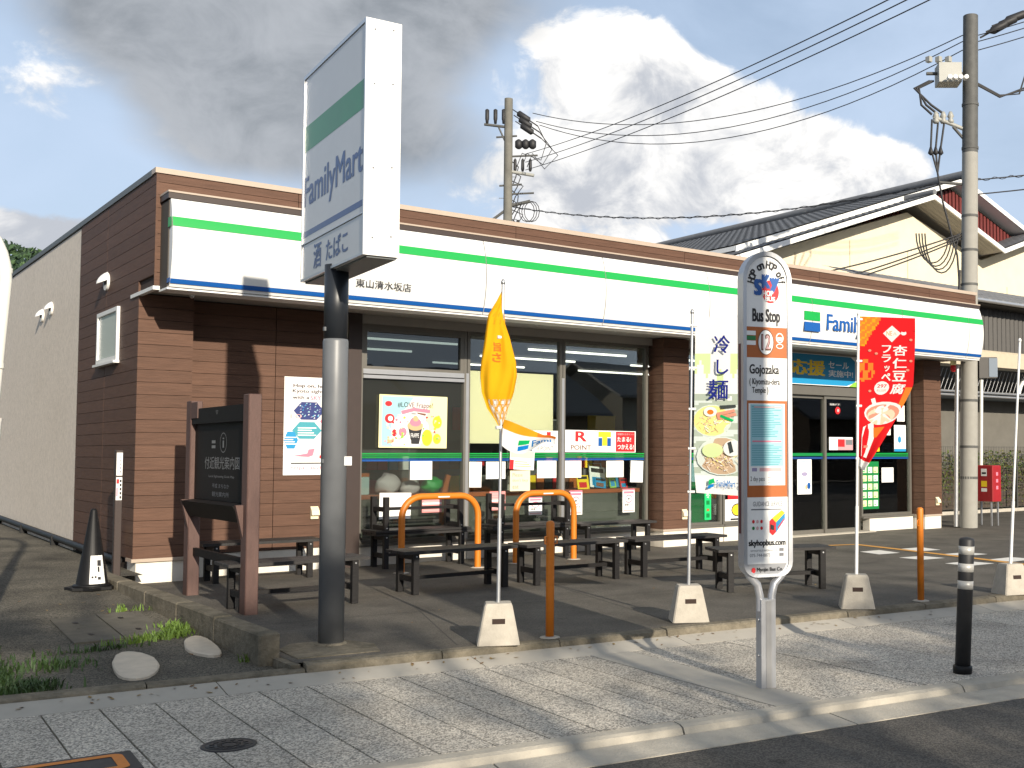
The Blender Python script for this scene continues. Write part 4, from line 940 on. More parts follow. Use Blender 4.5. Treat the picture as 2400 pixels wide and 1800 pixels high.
pl.disc(FO, U, Z3, .03, 2.615, .066, .080, red, .003, 24)
pl.text('S', FO, U, Z3, -.10, -.035, 2.585, 2.70, blue, .004, bold=.09); pl.text('K', FO, U, Z3, -.04, .03, 2.635, 2.735, blue, .0042, bold=.09); pl.text('y', FO, U, Z3, .02, .10, 2.61, 2.715, blue, .0044, bold=.09)
pl.text('HOP', FO, U, Z3, -.035, .05, 2.582, 2.622, paper, .007, bold=.06); pl.text('BUS', FO, U, Z3, -.015, .065, 2.548, 2.580, paper, .007, bold=.06)
pl.text('Bus Stop', FO, U, Z3, -.112, .105, 2.375, 2.495, black, .003, bold=.05)
pl.disc(FO, U, Z3, -.008, 2.262, .058, .084, paper, .004, 28); ring2(pl, FO, U, Z3, -.008, 2.262, .063, .090, .006, brown_p, .0045, 28)
pl.text('12', FO, U, Z3, -.045, .032, 2.205, 2.32, brown_p, .005, bold=.05); pl.text('12', FO, U, Z3, -.036, .024, 2.216, 2.31, lpink, .007)
for k, m_ in enumerate((paper, sgreen, paper)): bar(2.24 + .034 * k, 2.27 + .034 * k, m_, lf_, -.086, .004)
ring2(pl, FO, U, Z3, .10, 2.295, .030, .036, .008, paper, .004); pl.quad(FO, U, Z3, .082, .118, 2.275, 2.30, paper, .004); ring2(pl, FO, U, Z3, .10, 2.238, .028, .018, .006, paper, .004)
pl.text('Gojozaka', FO, U, Z3, -.135, .095, 2.022, 2.108, black, .003, bold=.03)
pl.text('( Kiyomizu-dera', FO, U, Z3, -.135, .10, 1.956, 2.012, black, .003, bold=.02); pl.text('Temple )', FO, U, Z3, -.115, .01, 1.898, 1.952, black, .003, bold=.02)
pl.text('2 day pass', FO, U, Z3, -.130, -.02, 1.297, 1.338, black, .0035)
for k in range(3): bar(1.292 + .018 * k, 1.297 + .018 * k, lpink, .005, .11, .0035)
pl.text('GUIDANCE SERVICE', FO, U, Z3, -.11, .115, 1.134, 1.166, grey_p, .003); bar(1.108, 1.116, grey_p, -.125, .11, .003)
for k, m_ in enumerate((red, lpink, red)): pl.disc(FO, U, Z3, -.108 + k * .031, 1.03, .010, .012, m_, .003, 12)
for k, m_ in enumerate((sgreen, lpink, red)): pl.disc(FO, U, Z3, -.108 + k * .031, .985, .010, .012, m_, .003, 12)
pl.poly(FO, U, Z3, [(.015, .955), (.04, .932), (.065, .955), (.065, 1.02), (.035, 1.05), (.015, 1.03)], red, .003); pl.poly(FO, U, Z3, [(.065, .952), (.135, 1.04), (.135, 1.085), (.065, 1.02)], cyan, .0032)
pl.poly(FO, U, Z3, [(.035, 1.051), (.065, 1.021), (.135, 1.086), (.11, 1.105)], yellow_p, .0034); pl.poly(FO, U, Z3, [(.022, .975), (.05, .968), (.05, 1.0), (.022, 1.01)], black, .0036); pl.poly(FO, U, Z3, [(.08, .975), (.13, 1.04), (.13, 1.05), (.08, .99)], red, .0036)
pl.text('skyhopbus.com', FO, U, Z3, -.145, .14, .852, .907, black, .003, bold=.05)
pl.text('SKYHOP BUS INFORMATION', FO, U, Z3, -.13, .08, .826, .838, grey_p, .003); pl.text('075-744-8873', FO, U, Z3, -.135, .02, .79, .812, grey_p, .003)
for a_, z_ in ((.09, .824), (.09, .79)): bar(z_, z_ + .022, grey_p, a_, a_ + .035, .003)
pl.disc(FO, U, Z3, -.108, .70, .015, .019, red, .004, 14); pl.text('Myojin Bus Co.', FO, U, Z3, -.082, .118, .683, .717, black, .004, bold=.025)
pl.build('face_print', bs)
# maroon strip of small lettering on the left edge of the case
es = MB(mat('maroon_strip', (0.10, 0.02, 0.025), 0.5)); ez = B0 - U * (Wd + .001)
es.quad(ez, Nf, Z3, -.03, .006, .95, 2.25); es.build('edge_strip', bs)

# ------------------------------------------------------------------ banner flags on concrete blocks
def block(t, s=1.0, slot=True):
    b = MB(conc); h = 0.32; a, c = 0.165 * s, 0.105 * s; n = 0.012
    def ring(w, z): return [(-w + n, -w * .85, z), (w - n, -w * .85, z), (w, -w * .85 + n, z), (w, w * .85 - n, z), (w - n, w * .85, z), (-w + n, w * .85, z), (-w, w * .85 - n, z), (-w, -w * .85 + n, z)]
    vs = ring(a, 0.002) + ring(a * .97, 0.03) + ring(c * 1.03, h - .02) + ring(c * .93, h); fs = [tuple(range(8))[::-1], tuple(range(24, 32))]
    for r_ in (0, 8, 16): fs += [(r_ + i, r_ + (i + 1) % 8, r_ + 8 + (i + 1) % 8, r_ + 8 + i) for i in range(8)]
    b.add(vs, fs); o = b.build('base_block', t)
    # flat dark patch on the two faces, painting the shade of a grip recess
    for sg in (-1, 1):
        z0, z1 = .165, .205
        def yw(z): return (a * .97 + (c * 1.03 - a * .97) * (z - .03) / (h - .05)) * .85 + .0015
        MB(joint).add([(-.05, sg * yw(z0), z0), (.05, sg * yw(z0), z0), (.05, sg * yw(z1), z1), (-.05, sg * yw(z1), z1)], [(0, 1, 2, 3)]).build('grip_shade_patch', t)
    return o
def flag(name_label, x, y, rz, lean=(0.0, 0.0), top=2.86, m=steel):
    t = thing('banner_flag', name_label, 'flag', (x, y, 0), 0, 'banner flags along the forecourt edge')
    blk = block(t); blk.rotation_euler = (0, 0, rz)
    for ch in t.children: ch.rotation_euler = (0, 0, rz)
    def pp(z): return Vector((lean[0] * (z - .3), lean[1] * (z - .3), z))
    MB(m).tube([pp(.30), pp(.98)], .0165, 10).build('lower_pole', t); MB(m).tube([pp(.90), pp(top)], .0125, 10).build('upper_pole', t)
    MB(m).lathe(pp(top).x, pp(top).y, [(.016, top - .01), (.018, top + .01), (.008, top + .03)], 10).build('pole_cap', t)
    return t, pp
def sheet(t, name, grid, mats_at, nu, nv):
    """cloth surface from a function grid(u,v)->point; mats_at(u,v)->material; small cells so that prints follow the cloth"""
    b = MB(); P = [[grid(i / nu, j / nv) for i in range(nu + 1)] for j in range(nv + 1)]
    vs = [p for row in P for p in row]; groups = {}
    for j in range(nv):
        for i in range(nu):
            groups.setdefault(mats_at((i + .5) / nu, (j + .5) / nv), []).append((j * (nu + 1) + i, j * (nu + 1) + i + 1, (j + 1) * (nu + 1) + i + 1, (j + 1) * (nu + 1) + i))
    o0 = len(b.v); b.v.extend([tuple(p) for p in vs])
    for m, fl in groups.items():
        k = b.mi(m)
        for f in fl: b.smooth.add(len(b.f)); b.f.append(f); b.fm.append(k)
    return b.build(name, t)
def on_cloth(t, name, grid, items, off):
    """print (text or discs) mapped point by point onto the cloth"""
    b = MB(); off += .002
    def P(u, v, dz=0.0):
        p = Vector(grid(u, v)); e = .004; n_ = (Vector(grid(min(u + e, 1), v)) - Vector(grid(max(u - e, 0), v))).cross(Vector(grid(u, min(v + e, 1))) - Vector(grid(u, max(v - e, 0))))
        return p + n_.normalized() * (off + dz)
    for it in items:
        off -= .00025
        if it[0] == 't':
            _, s, u0, u1, v0, v1, m, bold = it; vs, fs, size = text2d(s, bold)
            if not len(vs): continue
            b.add([P(u0 + p[0] / size[0] * (u1 - u0), v0 + p[1] / size[1] * (v1 - v0), p[2] * -.00015) for p in vs], fs, m)
        elif it[0] == 'd':
            _, cu, cv, ru, rv, m = it; n = 18
            vs = [P(cu, cv)] + [P(min(max(cu + ru * math.cos(2 * math.pi * i / n), 0), 1), min(max(cv + rv * math.sin(2 * math.pi * i / n), 0), 1)) for i in range(n)]
            b.add(vs, [(0, 1 + i, 1 + (i + 1) % n) for i in range(n)], m)
        elif it[0] == 'p':
            _, pts, m = it; b.add([P(u, v) for u, v in pts], [tuple(range(len(pts)))], m)
    return b.build(name, t)
cw, cy_, cr, cbl = cloth('white_flag_cloth', (0.78, 0.78, 0.76)), cloth('yellow_flag_cloth', (0.80, 0.42, 0.015)), cloth('red_flag_cloth', (0.66, 0.018, 0.022)), cloth('blue_flag_print', (0.01, 0.2, 0.55))
cg = cloth('green_flag_print', (0.01, 0.40, 0.12)); co = cloth('orange_flag_print', (0.75, 0.20, 0.03)); cgold = cloth('gold_flag_print', (0.70, 0.33, 0.02)); cn_ = cloth('navy_flag_print', (0.02, 0.03, 0.22))
clg = cloth('pale_green_flag_print', (0.60, 0.72, 0.36)); cyel = cloth('pale_yellow_flag_print', (0.82, 0.74, 0.28)); ctan = cloth('noodle_flag_print', (0.52, 0.38, 0.26)); cdk = cloth('dark_flag_print', (0.05, 0.06, 0.06)); cpk = cloth('ham_flag_print', (0.66, 0.28, 0.20)); cgl = cloth('glass_flag_print', (0.62, 0.68, 0.64)); cbe = cloth('beige_flag_print', (0.72, 0.60, 0.44)); cdg = cloth('grey_green_flag_print', (0.40, 0.46, 0.38))
# screen-right direction of the street side, in which the flags hang out
FR = Vector((0.80, -0.60, 0)); FN = Vector((-0.60, -0.80, 0))      # along the cloth, and towards the street
# 1: yellow, wrapped round its pole by the wind
t, pp = flag('twisted yellow banner flag wrapped round its pole, on a concrete block', 4.49, 7.72, R(-28), (0.006, -0.003), 2.86)
prof_l = [(0, -.008), (.08, -.05), (.18, -.115), (.35, -.14), (.53, -.165), (.63, -.17), (.75, -.155), (.87, -.11), (.95, -.05), (1, -.02)]
prof_r = [(0, .004), (.1, .006), (.25, .022), (.35, .06), (.53, .112), (.63, .122), (.75, .10), (.85, .065), (.93, .04), (1, .015)]
def interp(tab, s):
    for (a, b_), (c, d) in zip(tab[:-1], tab[1:]):
        if s <= c: q = (s - a) / (c - a); return b_ + (d - b_) * q
    return tab[-1][1]
def g1(u, v):                                   # v 0 top .. 1 bottom: cloth blown round its pole, in folds that run with the pull
    z = 2.80 - v * 1.09 - .03 * math.sin(4 * u) * (1 - v); l, r_ = interp(prof_l, v), interp(prof_r, v); a = math.pi * (1.0 - 1.30 * u)
    c = (l + r_) / 2; w = (r_ - l) / 2
    f = .10 * math.sin(7 * u + 2.2 * v + .5) + .07 * math.sin(17 * u - 5 * v) + .05 * math.sin(5 * u + 23 * v + 2 * math.sin(3 * v)) + .05 * math.sin(31 * u + 9 * v)
    if v > .78: f += .12 * (v - .78) / .22 * math.sin(26 * u)
    e = w * (1 + .25 * f * (1 - abs(math.cos(a))))
    return pp(z) + FR * (c + w * math.cos(a) * (1 - .08 * max(0, u - .77))) + FN * (w * .42 * math.sin(a) + f * w * .9)
def m1(u, v):
    if v > .80 and .2 < u < .75: return (cgold, cbe, ctan, cw)[int(abs(math.sin(u * 41) * 2 + math.sin(v * 63) * 2)) % 4]
    if .08 < v < .27 and .2 < u < .55 and math.sin(37 * u + 20 * v) * math.sin(50 * v) > .6: return cgold
    if abs(u - .80) < .05 and .4 < v < .75 and math.sin(70 * v) > .3: return cgold
    return cy_
sheet(t, 'cloth', g1, m1, 60, 90)
fl1 = [('t', '旨', .32, .46, .44, .37, co, .05), ('t', 'さ', .30, .44, .52, .45, co, .05)]
for q_ in fl1: on_cloth(t, 'cloth_character', g1, [q_], -.003)
def g1b(u, v):                                  # loose tail blowing to the right
    sag = .10 * u + .03 * math.sin(5 * u); w = .13 * (1 - .35 * u)
    return pp(1.66 - sag * .9) + FR * (.02 + .42 * u) + FN * (.05 * math.sin(7 * u + 2 * v) + .05 * v) + Z3 * ((.5 - v) * 2 * w * (.35 + .65 * math.sin(math.pi * min(u + .25, 1))))
def m1b(u, v): return cgold if v < .34 and u < .62 else (co if v < .36 else cw)
sheet(t, 'cloth_tail', g1b, m1b, 22, 12)
on_cloth(t, 'tail_print', g1b, [('p', [(.28, .72), (.48, .66), (.50, .50), (.30, .54)], cg), ('p', [(.27, .92), (.47, .86), (.48, .70), (.28, .76)], cbl), ('t', 'Fami', .54, .92, .86, .52, cbl, .02)], -.003)
for z in (2.42, 2.05, 1.70): MB(white).tube([pp(z) - FR * .035 + FN * .03, pp(z) + FR * .012], .014, 8).build('clip', t)
# 2: cold noodle flag
t, pp = flag('white banner flag with bowls of cold noodles, half hidden by the bus stop sign', 6.40, 7.66, R(-30), (0.011, -0.008), 2.77)
def g2(u, v):
    z = 2.72 - v * 1.62; wob = .035 * math.sin(6 * v + 2.5 * u) * u; sway = .20 * max(0, v - .82) ** 1.0
    return pp(z + .05 * u * (1 if v < .1 else 0)) + FR * (.03 + .60 * u + sway * (1 - u) * .8) + FN * (wob + .03 * math.sin(3 * v) * u) + Z3 * (.10 * max(0, v - .8) * (1 - u) * 2 - 0.0)
def m2(u, v):
    n_ = math.sin(13 * u + 3) * math.sin(17 * v + 1) + .6 * math.sin(31 * u + 7 * v)
    if v < .16: return cw
    if v < .42: return clg if n_ > .25 and v > .20 else cw
    if v < .46: return cw if n_ > 0 else cdg
    if v < .89: return cdg if math.sin(90 * v + 6 * u) > -.2 else cgl
    return cw
sheet(t, 'cloth', g2, m2, 30, 80)
rr = random.Random(11); it = []
def bowl(cu, cv, ru, rv, base, strands):
    it.append(('d', cu, cv, ru * 1.06, rv * 1.06, cgl)); it.append(('d', cu, cv, ru, rv, base))
    for k in range(strands):
        a = rr.uniform(0, 6.28); q = rr.uniform(.1, .85); uu, vv = cu + ru * q * math.cos(a), cv + rv * q * math.sin(a) * .8 + rv * .1; d = rr.uniform(.03, .07); s_ = rr.uniform(-.02, .03)
        it.append(('p', [(uu, vv), (uu + d, vv + s_), (uu + d, vv + s_ + .004), (uu, vv + .006)], rr.choice([cyel, ctan, cbe, cw])))
bowl(.27, .575, .28, .085, cyel, 50)
it += [('d', .24, .525, .10, .028, cw), ('d', .24, .527, .05, .014, co), ('p', [(.34, .55), (.62, .53), (.64, .545), (.36, .57)], cpk), ('p', [(.33, .53), (.60, .51), (.62, .525), (.34, .55)], cpk), ('p', [(.38, .49), (.62, .485), (.63, .50), (.4, .51)], cdk), ('p', [(.40, .54), (.60, .57), (.58, .58), (.38, .555)], cg)]
bowl(.42, .775, .36, .105, ctan, 90)
it += [('d', .28, .74, .16, .04, clg), ('d', .58, .73, .14, .045, cw), ('p', [(.50, .70), (.56, .69), (.60, .75), (.54, .76)], cdk)]
it += [('t', '冷', .28, .52, .20, .10, cn_, .02), ('t', 'し', .32, .50, .315, .235, cn_, .02), ('t', '麺', .20, .50, .455, .345, cn_, .02)]
it += [('p', [(.20, .945), (.30, .93), (.29, .905), (.21, .915)], cg), ('p', [(.18, .97), (.28, .955), (.285, .937), (.195, .95)], cbl), ('t', 'FamilyMart', .33, .62, .965, .915, cbl, .01), ('t', 'お知', .68, .92, .96, .90, cdk, .02)]
on_cloth(t, 'cloth_print', g2, it, -.004)
for v in (.04, .28, .51, .73, .97): MB(white).tube([pp(2.72 - v * 1.62) - FR * .02, pp(2.72 - v * 1.62) + FR * .045], .012, 8).build('clip', t)
# 3: red dessert flag
t, pp = flag('red banner flag with white lettering and a bowl of dessert', 8.20, 7.27, R(-42), (0.012, -0.010), 2.86, white)
def w3(v): return .54 if v < .45 else max(.05, .54 - .50 * ((v - .45) / .55) ** 1.25)
def g3(u, v):
    z = 2.84 - v * 1.47; w = w3(v); lift = -.02 * u if v < .1 else 0
    return pp(z) + FR * (.015 + w * u) + FN * (.045 * math.sin(5.5 * v + 1) * u + (.10 * math.sin(8 * u) * max(0, v - .55))) + Z3 * (lift + .12 * u * max(0, v - .6) * -1)
def m3(u, v):
    if v > .95: return cw
    if u < .40 - v * 1.6 and v < .20: return co if (int(u * 22) + int(v * 60)) % 3 else cgold
    if (u - .10) ** 2 / .03 + (v - .36) ** 2 / .006 < 1 and math.sin(40 * u) * math.sin(60 * v) > -.1: return co
    if u > .88 and .48 < v < .6: return co
    return cr
sheet(t, 'cloth', g3, m3, 32, 80)
it = [('p', [(.42, .115), (.58, .055), (.74, .115), (.58, .175)], cw), ('t', 'NEW', .48, .68, .13, .10, cgold, 0), ('d', .79, .115, .05, .014, cw)]
for k, ch in enumerate('杏仁豆腐'): it.append(('t', ch, .60, .86, .265 + k * .085, .195 + k * .085, cw, .03))
for k, ch in enumerate('フラッペ'): it.append(('t', ch, .40 + (.05 if ch == 'ッ' else 0), .57 - (.02 if ch == 'ッ' else 0), .245 + k * .062, .195 + k * .062 + (.012 if ch == 'ッ' else 0), cw, .03))
it += [('d', .42, .48, .14, .045, cw), ('t', '297', .33, .51, .478, .455, cr, .02), ('t', '税込320円', .33, .51, .505, .487, cpk, .0)]
it += [('d', .58, .645, .46, .075, cw), ('d', .58, .648, .41, .060, cpk), ('d', .56, .665, .36, .055, cbe), ('d', .55, .625, .16, .03, cw), ('p', [(.24, .555), (.32, .545), (.46, .63), (.38, .64)], cw)]
it += [('p', [(.12, .74), (.40, .70), (.62, .80), (.70, .93), (.15, .93), (.10, .80)], cw), ('p', [(.45, .74), (.80, .73), (.70, .80), (.55, .80)], co), ('p', [(.2, .86), (.5, .85), (.5, .865), (.2, .875)], cpk)]
for uu, vv in ((.92, .16), (.93, .30), (.88, .36), (.18, .23), (.2, .5), (.30, .25)): it.append(('d', uu, vv, .03, .008, cpk))
on_cloth(t, 'cloth_print', g3, it, -.004)
for v in (.02, .3, .6, .95): MB(white).tube([pp(2.84 - v * 1.47) - FR * .015, pp(2.84 - v * 1.47) + FR * .04], .012, 8).build('clip', t)
# 4: only its block and the foot of the pole reach into view
t, pp = flag('concrete flag base with a white pole at the right edge of the forecourt', 10.27, 6.93, R(-20), (0.03, -0.045), 2.7, white)

# ------------------------------------------------------------------ posters and notices
def poster(name, lb, x0, x1, z0, z1, y, base=paper, items=(), cat='notice', grp=None, tilt=0.0, th=.002):
    b = MB(base); cx, cz = (x0 + x1) / 2, (z0 + z1) / 2
    Um = Vector((math.cos(R(tilt)), 0, math.sin(R(tilt)))); Vm = Vector((-math.sin(R(tilt)), 0, math.cos(R(tilt)))); O = Vector((cx, y, cz)); W, H = x1 - x0, z1 - z0
    b.prism([O + Um * a * W + Vm * c * H for a, c in ((-.5, -.5), (.5, -.5), (.5, .5), (-.5, .5))], (0, th, 0), base)
    O2 = O - Um * W / 2 - Vm * H / 2; off = .0015
    for it in items:
        k = it[0]; off += .00012
        if k == 'r': b.quad(O2, Um * W, Vm * H, it[1], it[2], it[3], it[4], it[5], off)
        elif k == 'd': b.disc(O2, Um * W, Vm * H, it[1], it[2], it[3], it[4], it[5], off, 18)
        elif k == 'p': b.poly(O2, Um * W, Vm * H, it[1], it[2], off)
        elif k == 't': b.text(it[1], O2, Um * W, Vm * H, it[2], it[3], it[4], it[5], it[6], off, it[7] if len(it) > 7 else 0)
        elif k == 'l':
            for q in range(it[5]): b.quad(O2, Um * W, Vm * H, it[1], it[2] - (it[2] - it[1]) * .25 * ((q * 7) % 3) / 2, it[3] + (it[4] - it[3]) * q / it[5], it[3] + (it[4] - it[3]) * (q + .45) / it[5], it[6], off)
        elif k == 'ring': ring2(b, O2, Um * W, Vm * H, it[1], it[2], it[3], it[4], it[5], it[6], off)
    return tag(b.build(name), lb, cat, grp)
hexa = lambda cu, cv, ru, rv: ('p', [(cu + ru * math.cos(R(60 * k)), cv + rv * math.sin(R(60 * k))) for k in range(6)])
its = [('r', .03, .97, .16, .985, mat('poster_tint', (0.74, 0.70, 0.70), .6)), ('t', 'Hop on, hop off', .14, .86, .885, .93, black, .03), ('t', 'Kyoto sightseeing', .13, .9, .83, .875, black, .02), ('t', 'with a', .13, .40, .775, .81, black, .02), ('t', 'SKY BUS', .42, .8, .765, .815, pink, .02)]
for h, m_ in ((hexa(.40, .655, .25, .105), navy), (hexa(.37, .455, .24, .10), teal), (hexa(.115, .355, .115, .10), cyan), (hexa(.80, .55, .22, .1), pink)): its.append(h + (m_,) if False else ('p', h[1], m_))
rr = random.Random(9)
for k in range(40): a, c = .40 + rr.uniform(-.17, .17), .655 + rr.uniform(-.08, .08); its.append(('p', [(a, c), (a + .03, c + .005), (a + .02, c + .016)], rr.choice([pale_b, purple, cyan, paper])))
its += [('l', .22, .52, .40, .50, 4, paper), ('l', -.0, .20, .31, .40, 4, paper), ('p', [(.15, .195), (.38, .22), (.40, .26), (.50, .27), (.47, .20), (.40, .185)], pink), ('r', .60, .98, .20, .30, navy), ('r', .62, .96, .30, .36, purple), ('r', .58, .99, .17, .20, red), ('r', .62, .72, .21, .25, paper), ('l', .12, .6, .115, .14, 1, black), ('t', 'https://skyhop', .12, .75, .05, .09, pink)]
for k in range(3): its.append(('t', '10', .10, .28, .58, .62, lpink)) if k == 0 else None
poster('poster', 'tall white sightseeing bus poster with blue hexagons on the brown wall', 5.04, 5.845, 1.215, 2.47, 14.045, paper, its, 'poster', th=.004)
its = [('r', .04, .94, .03, .97, pale_b), ('p', [(.2, .03), (.94, .03), (.94, .97), (.5, .97), (.3, .6)], mat('pale_pink_print', (.80, .68, .66), .6)), ('p', [(.6, .03), (.94, .03), (.94, .97), (.75, .97)], pale_y), ('d', .45, .35, .28, .33, paper), ('d', .85, .5, .07, .12, yellow_p), ('d', .85, .18, .06, .1, yellow_p),
       ('t', '#LOVE Frappe!', .26, .78, .74, .87, black, .01), ('p', [(.31, .70), (.5, .77), (.74, .74), (.74, .67), (.5, .70), (.33, .63)], pink), ('r', .46, .53, .64, .66, black), ('p', [(.54, .68), (.68, .66), (.67, .62), (.56, .65)], brown_p),
       ('p', [(.42, .38), (.62, .38), (.58, .08), (.47, .08)], black), ('d', .52, .42, .115, .10, tan_p), ('d', .52, .50, .075, .09, pink), ('d', .525, .57, .035, .05, tan_p), ('t', 'FRAPPE', .455, .575, .20, .28, paper), ('d', .70, .20, .08, .16, yellow_p), ('d', .13, .83, .05, .05, red), ('d', .15, .55, .07, .09, red), ('d', .16, .55, .035, .05, paper), ('d', .22, .28, .035, .07, red), ('d', .34, .30, .06, .09, pink), ('d', .17, .14, .05, .06, tan_p), ('p', [(.3, .16), (.36, .2), (.34, .28)], lime)]
rr = random.Random(31)
for _ in range(70):
    a, c, s_ = rr.uniform(.08, .9), rr.uniform(.06, .62), rr.uniform(.006, .02)
    its.append(('d', a, c, s_, s_ * 1.3, rr.choice([pink, lpink, red, paper, yellow_p, pale_y, tan_p, paper, lime])))
its += [('p', [(.42, .38), (.62, .38), (.58, .08), (.47, .08)], black), ('d', .52, .42, .115, .09, tan_p), ('d', .52, .49, .085, .08, pink), ('d', .525, .555, .04, .05, tan_p), ('t', 'FRAPPE', .455, .575, .20, .28, paper)]
poster('poster', 'bright frappe drink poster in pink, yellow and blue on the wired window', 6.335, 7.345, 1.565, 2.285, 14.085, pale_y, its, 'poster', tilt=-.5, th=.004)
poster('blind', 'large plain cream panel behind the second window', 7.71, 9.16, 1.635, 2.68, 14.17, cream, [], 'panel', th=.006)
fy_ = 14.128
its = [('t', 'd', .30, .72, .45, .95, red, .06), ('d', .48, .58, .05, .07, red), ('t', 'd POINT', .18, .82, .08, .28, black)]
poster('notice', 'white card with a red letter d beside the middle window bar', 8.77, 9.225, 1.505, 1.83, fy_, paper, its, 'card')
its = [('t', 'R', .14, .30, .48, .95, red, .03), ('t', 'POINT', .08, .36, .1, .32, brown_p, .02), ('r', .46, .64, .70, .95, yellow_p), ('r', .515, .585, .30, .70, yellow_p), ('r', .46, .515, .28, .66, blue), ('r', .585, .64, .28, .66, blue), ('t', 'T-POINT', .46, .64, .1, .22, purple), ('r', .71, .985, .03, .97, red), ('t', '各種使えるポイント', .73, .97, .80, .90, lpink), ('t', 'たまる!', .73, .93, .50, .72, paper, .02), ('t', 'つかえる!', .73, .97, .14, .38, paper, .02)]
poster('notice', 'white points card with R POINT, a T and a red square, on the third window', 9.35, 10.70, 1.507, 1.845, fy_, paper, its, 'card', tilt=-.3)
PG = 'white sheets on the window glass'
for (x0, x1, z0, z1, tl, lb) in ((6.817, 7.147, 1.126, 1.383, 0, 'blank white sheet on the wired window above the left hoop'), (7.70, 7.925, 1.004, 1.37, -1, 'tall blank white sheet at the left edge of the second window'), (7.998, 8.318, 1.121, 1.37, 0, 'blank white sheet on the second window, left of the pale green notice'), (8.86, 9.20, 1.121, 1.379, 0, 'blank white sheet at the right end of the second window'),
        (9.345, 9.655, 1.12, 1.377, 0, 'blank white sheet at the left end of the third window'), (10.129, 10.462, 1.116, 1.373, 0, 'blank white sheet in the middle of the third window, under the red square'), (10.60, 10.85, 1.028, 1.371, -2, 'tall blank white sheet at the right end of the third window'), (6.376, 6.834, 0.60, 0.955, -1, 'large white sheet low on the wired window behind the left hoop')):
    poster('paper_sheet', lb, x0, x1, z0, z1, fy_, paper, [], 'paper sheet', PG, tl)
poster('notice', 'pale green and white notice hanging askew behind the yellow flag', 8.375, 8.79, 1.25, 1.53, 14.10, paper, [('r', .02, .98, .62, .98, mat('pale_green_print', (.55, .70, .45), .6)), ('r', 0, .16, 0, .5, red), ('l', .2, .9, .15, .5, 3, tan_p)], 'notice', tilt=-3)
poster('notice', 'cream notice with grey English lettering low on the second window behind the yellow flag pole', 8.38, 8.72, .938, 1.238, 14.10, cream, [('t', 'Please', .12, .62, .70, .88, grey_p), ('t', "don't buy", .12, .9, .42, .6, grey_p), ('t', 'eat', .12, .42, .12, .28, grey_p)])
for (x0, x1, z0, z1, lb) in ((7.0, 7.30, .671, .915, 'pink notice low on the wired window inside the left hoop'), (8.06, 8.32, .668, .94, 'pink notice low on the second window beside the flag pole')):
    poster('notice', lb, x0, x1, z0, z1, fy_, mat('salmon_paper', (.72, .27, .26), .6), [('r', .02, .98, .46, .56, paper), ('l', .1, .9, .6, .95, 3, lpink), ('l', .1, .9, .1, .4, 3, lpink)])
for (x0, x1, z0, z1, lb) in ((8.72, 8.95, .577, .84, 'no smoking notice on the window under the top bar of the right hoop'), (9.44, 9.675, .552, .922, 'no smoking notice on the window at the right leg of the right hoop'), (10.446, 10.683, .556, .927, 'no smoking notice on the window next to the middle pillar')):
    poster('notice', lb, x0, x1, z0, z1, fy_, paper, [('r', .0, 1, .93, 1, pink), ('r', .08, .92, .80, .90, pink), ('ring', .5, .58, .3, .18, .05, pink), ('r', .42, .58, .54, .62, grey_p), ('t', '禁煙です', .15, .85, .26, .38, black, .01), ('r', .06, .94, .04, .12, lpink)], 'notice', 'no smoking notices')
poster('notice', 'vertical bright green sticker beside the noodle flag', 12.155, 12.30, .372, .863, fy_, mat('bright_green_print', (.01, .50, .15), .5), [('t', '冬', .2, .8, .74, .95, paper), ('r', .25, .75, .52, .66, sgreen), ('r', .3, .7, .30, .38, orange_p), ('r', .25, .75, .08, .22, sgreen)])
poster('notice', 'red and yellow discount notice behind the noodle flag', 12.68, 13.1, .70, .925, fy_, red, [('t', '30', .1, .8, .3, .9, yellow_p, .05)])
poster('notice', 'white notice with a toasted sandwich left of the bus stop sign', 12.58, 13.1, .296, .70, fy_, paper, [('d', .62, .55, .28, .28, black), ('d', .62, .55, .24, .23, yellow_p), ('r', .3, .9, .12, .2, black)])
dy_ = 14.118
poster('poster', 'white poster with a small blue figure on the sliding door', 14.40, 14.77, .744, 1.377, 14.16, paper, [('d', .5, .58, .22, .06, purple), ('d', .8, .24, .12, .1, blue), ('d', .62, .2, .08, .07, tan_p), ('l', .3, .9, .94, .98, 1, cyan)], 'poster')
poster('notice', 'card in white, red and grey on the right door leaf', 15.20, 15.85, 1.55, 1.79, dy_, paper, [('r', .36, 1, .0, .85, mat('pink_grey_print', (.55, .3, .32), .6)), ('r', .36, .65, .25, .85, red), ('r', .7, .98, .4, .8, grey_p), ('l', .05, .32, .8, .9, 1, pink)], 'card')
poster('notice', 'small black and white door label above the red dot', 15.20, 15.52, 2.375, 2.427, dy_, black, [('t', '自動ドア', .1, .9, .15, .85, paper)], 'label')
b = MB(red); b.disc((15.44, dy_, 2.29), X3, Z3, 0, 0, .07, .07, red); b.disc((15.44, dy_ - .001, 2.29), X3, Z3, 0.01, 0, .03, .03, lpink); tag(b.build('sticker'), 'round red sticker on the right door leaf', 'sticker')
its = [('r', 0, 1, 0, 1, sgreen)]
for r_ in range(5):
    for c_ in range(3): its.append(('r', .06 + c_ * .32, .30 + c_ * .32, .06 + r_ * .175, .185 + r_ * .175, (pale_y, mat('pale_green_print', (.55, .70, .45), .6), paper)[(r_ + c_) % 3])); its.append(('r', .09 + c_ * .32, .2 + c_ * .32, .08 + r_ * .175, .10 + r_ * .175, (green, orange_p)[(r_ * c_) % 2]))
poster('poster', 'green poster with rows of pale squares beside the red flag pole', 16.09, 16.60, .42, 1.33, fy_, sgreen, its, 'poster')
poster('paper_sheet', 'blank white sheet beside the green poster on the right window', 16.69, 17.043, .924, 1.21, fy_, paper, [], 'paper sheet', PG)
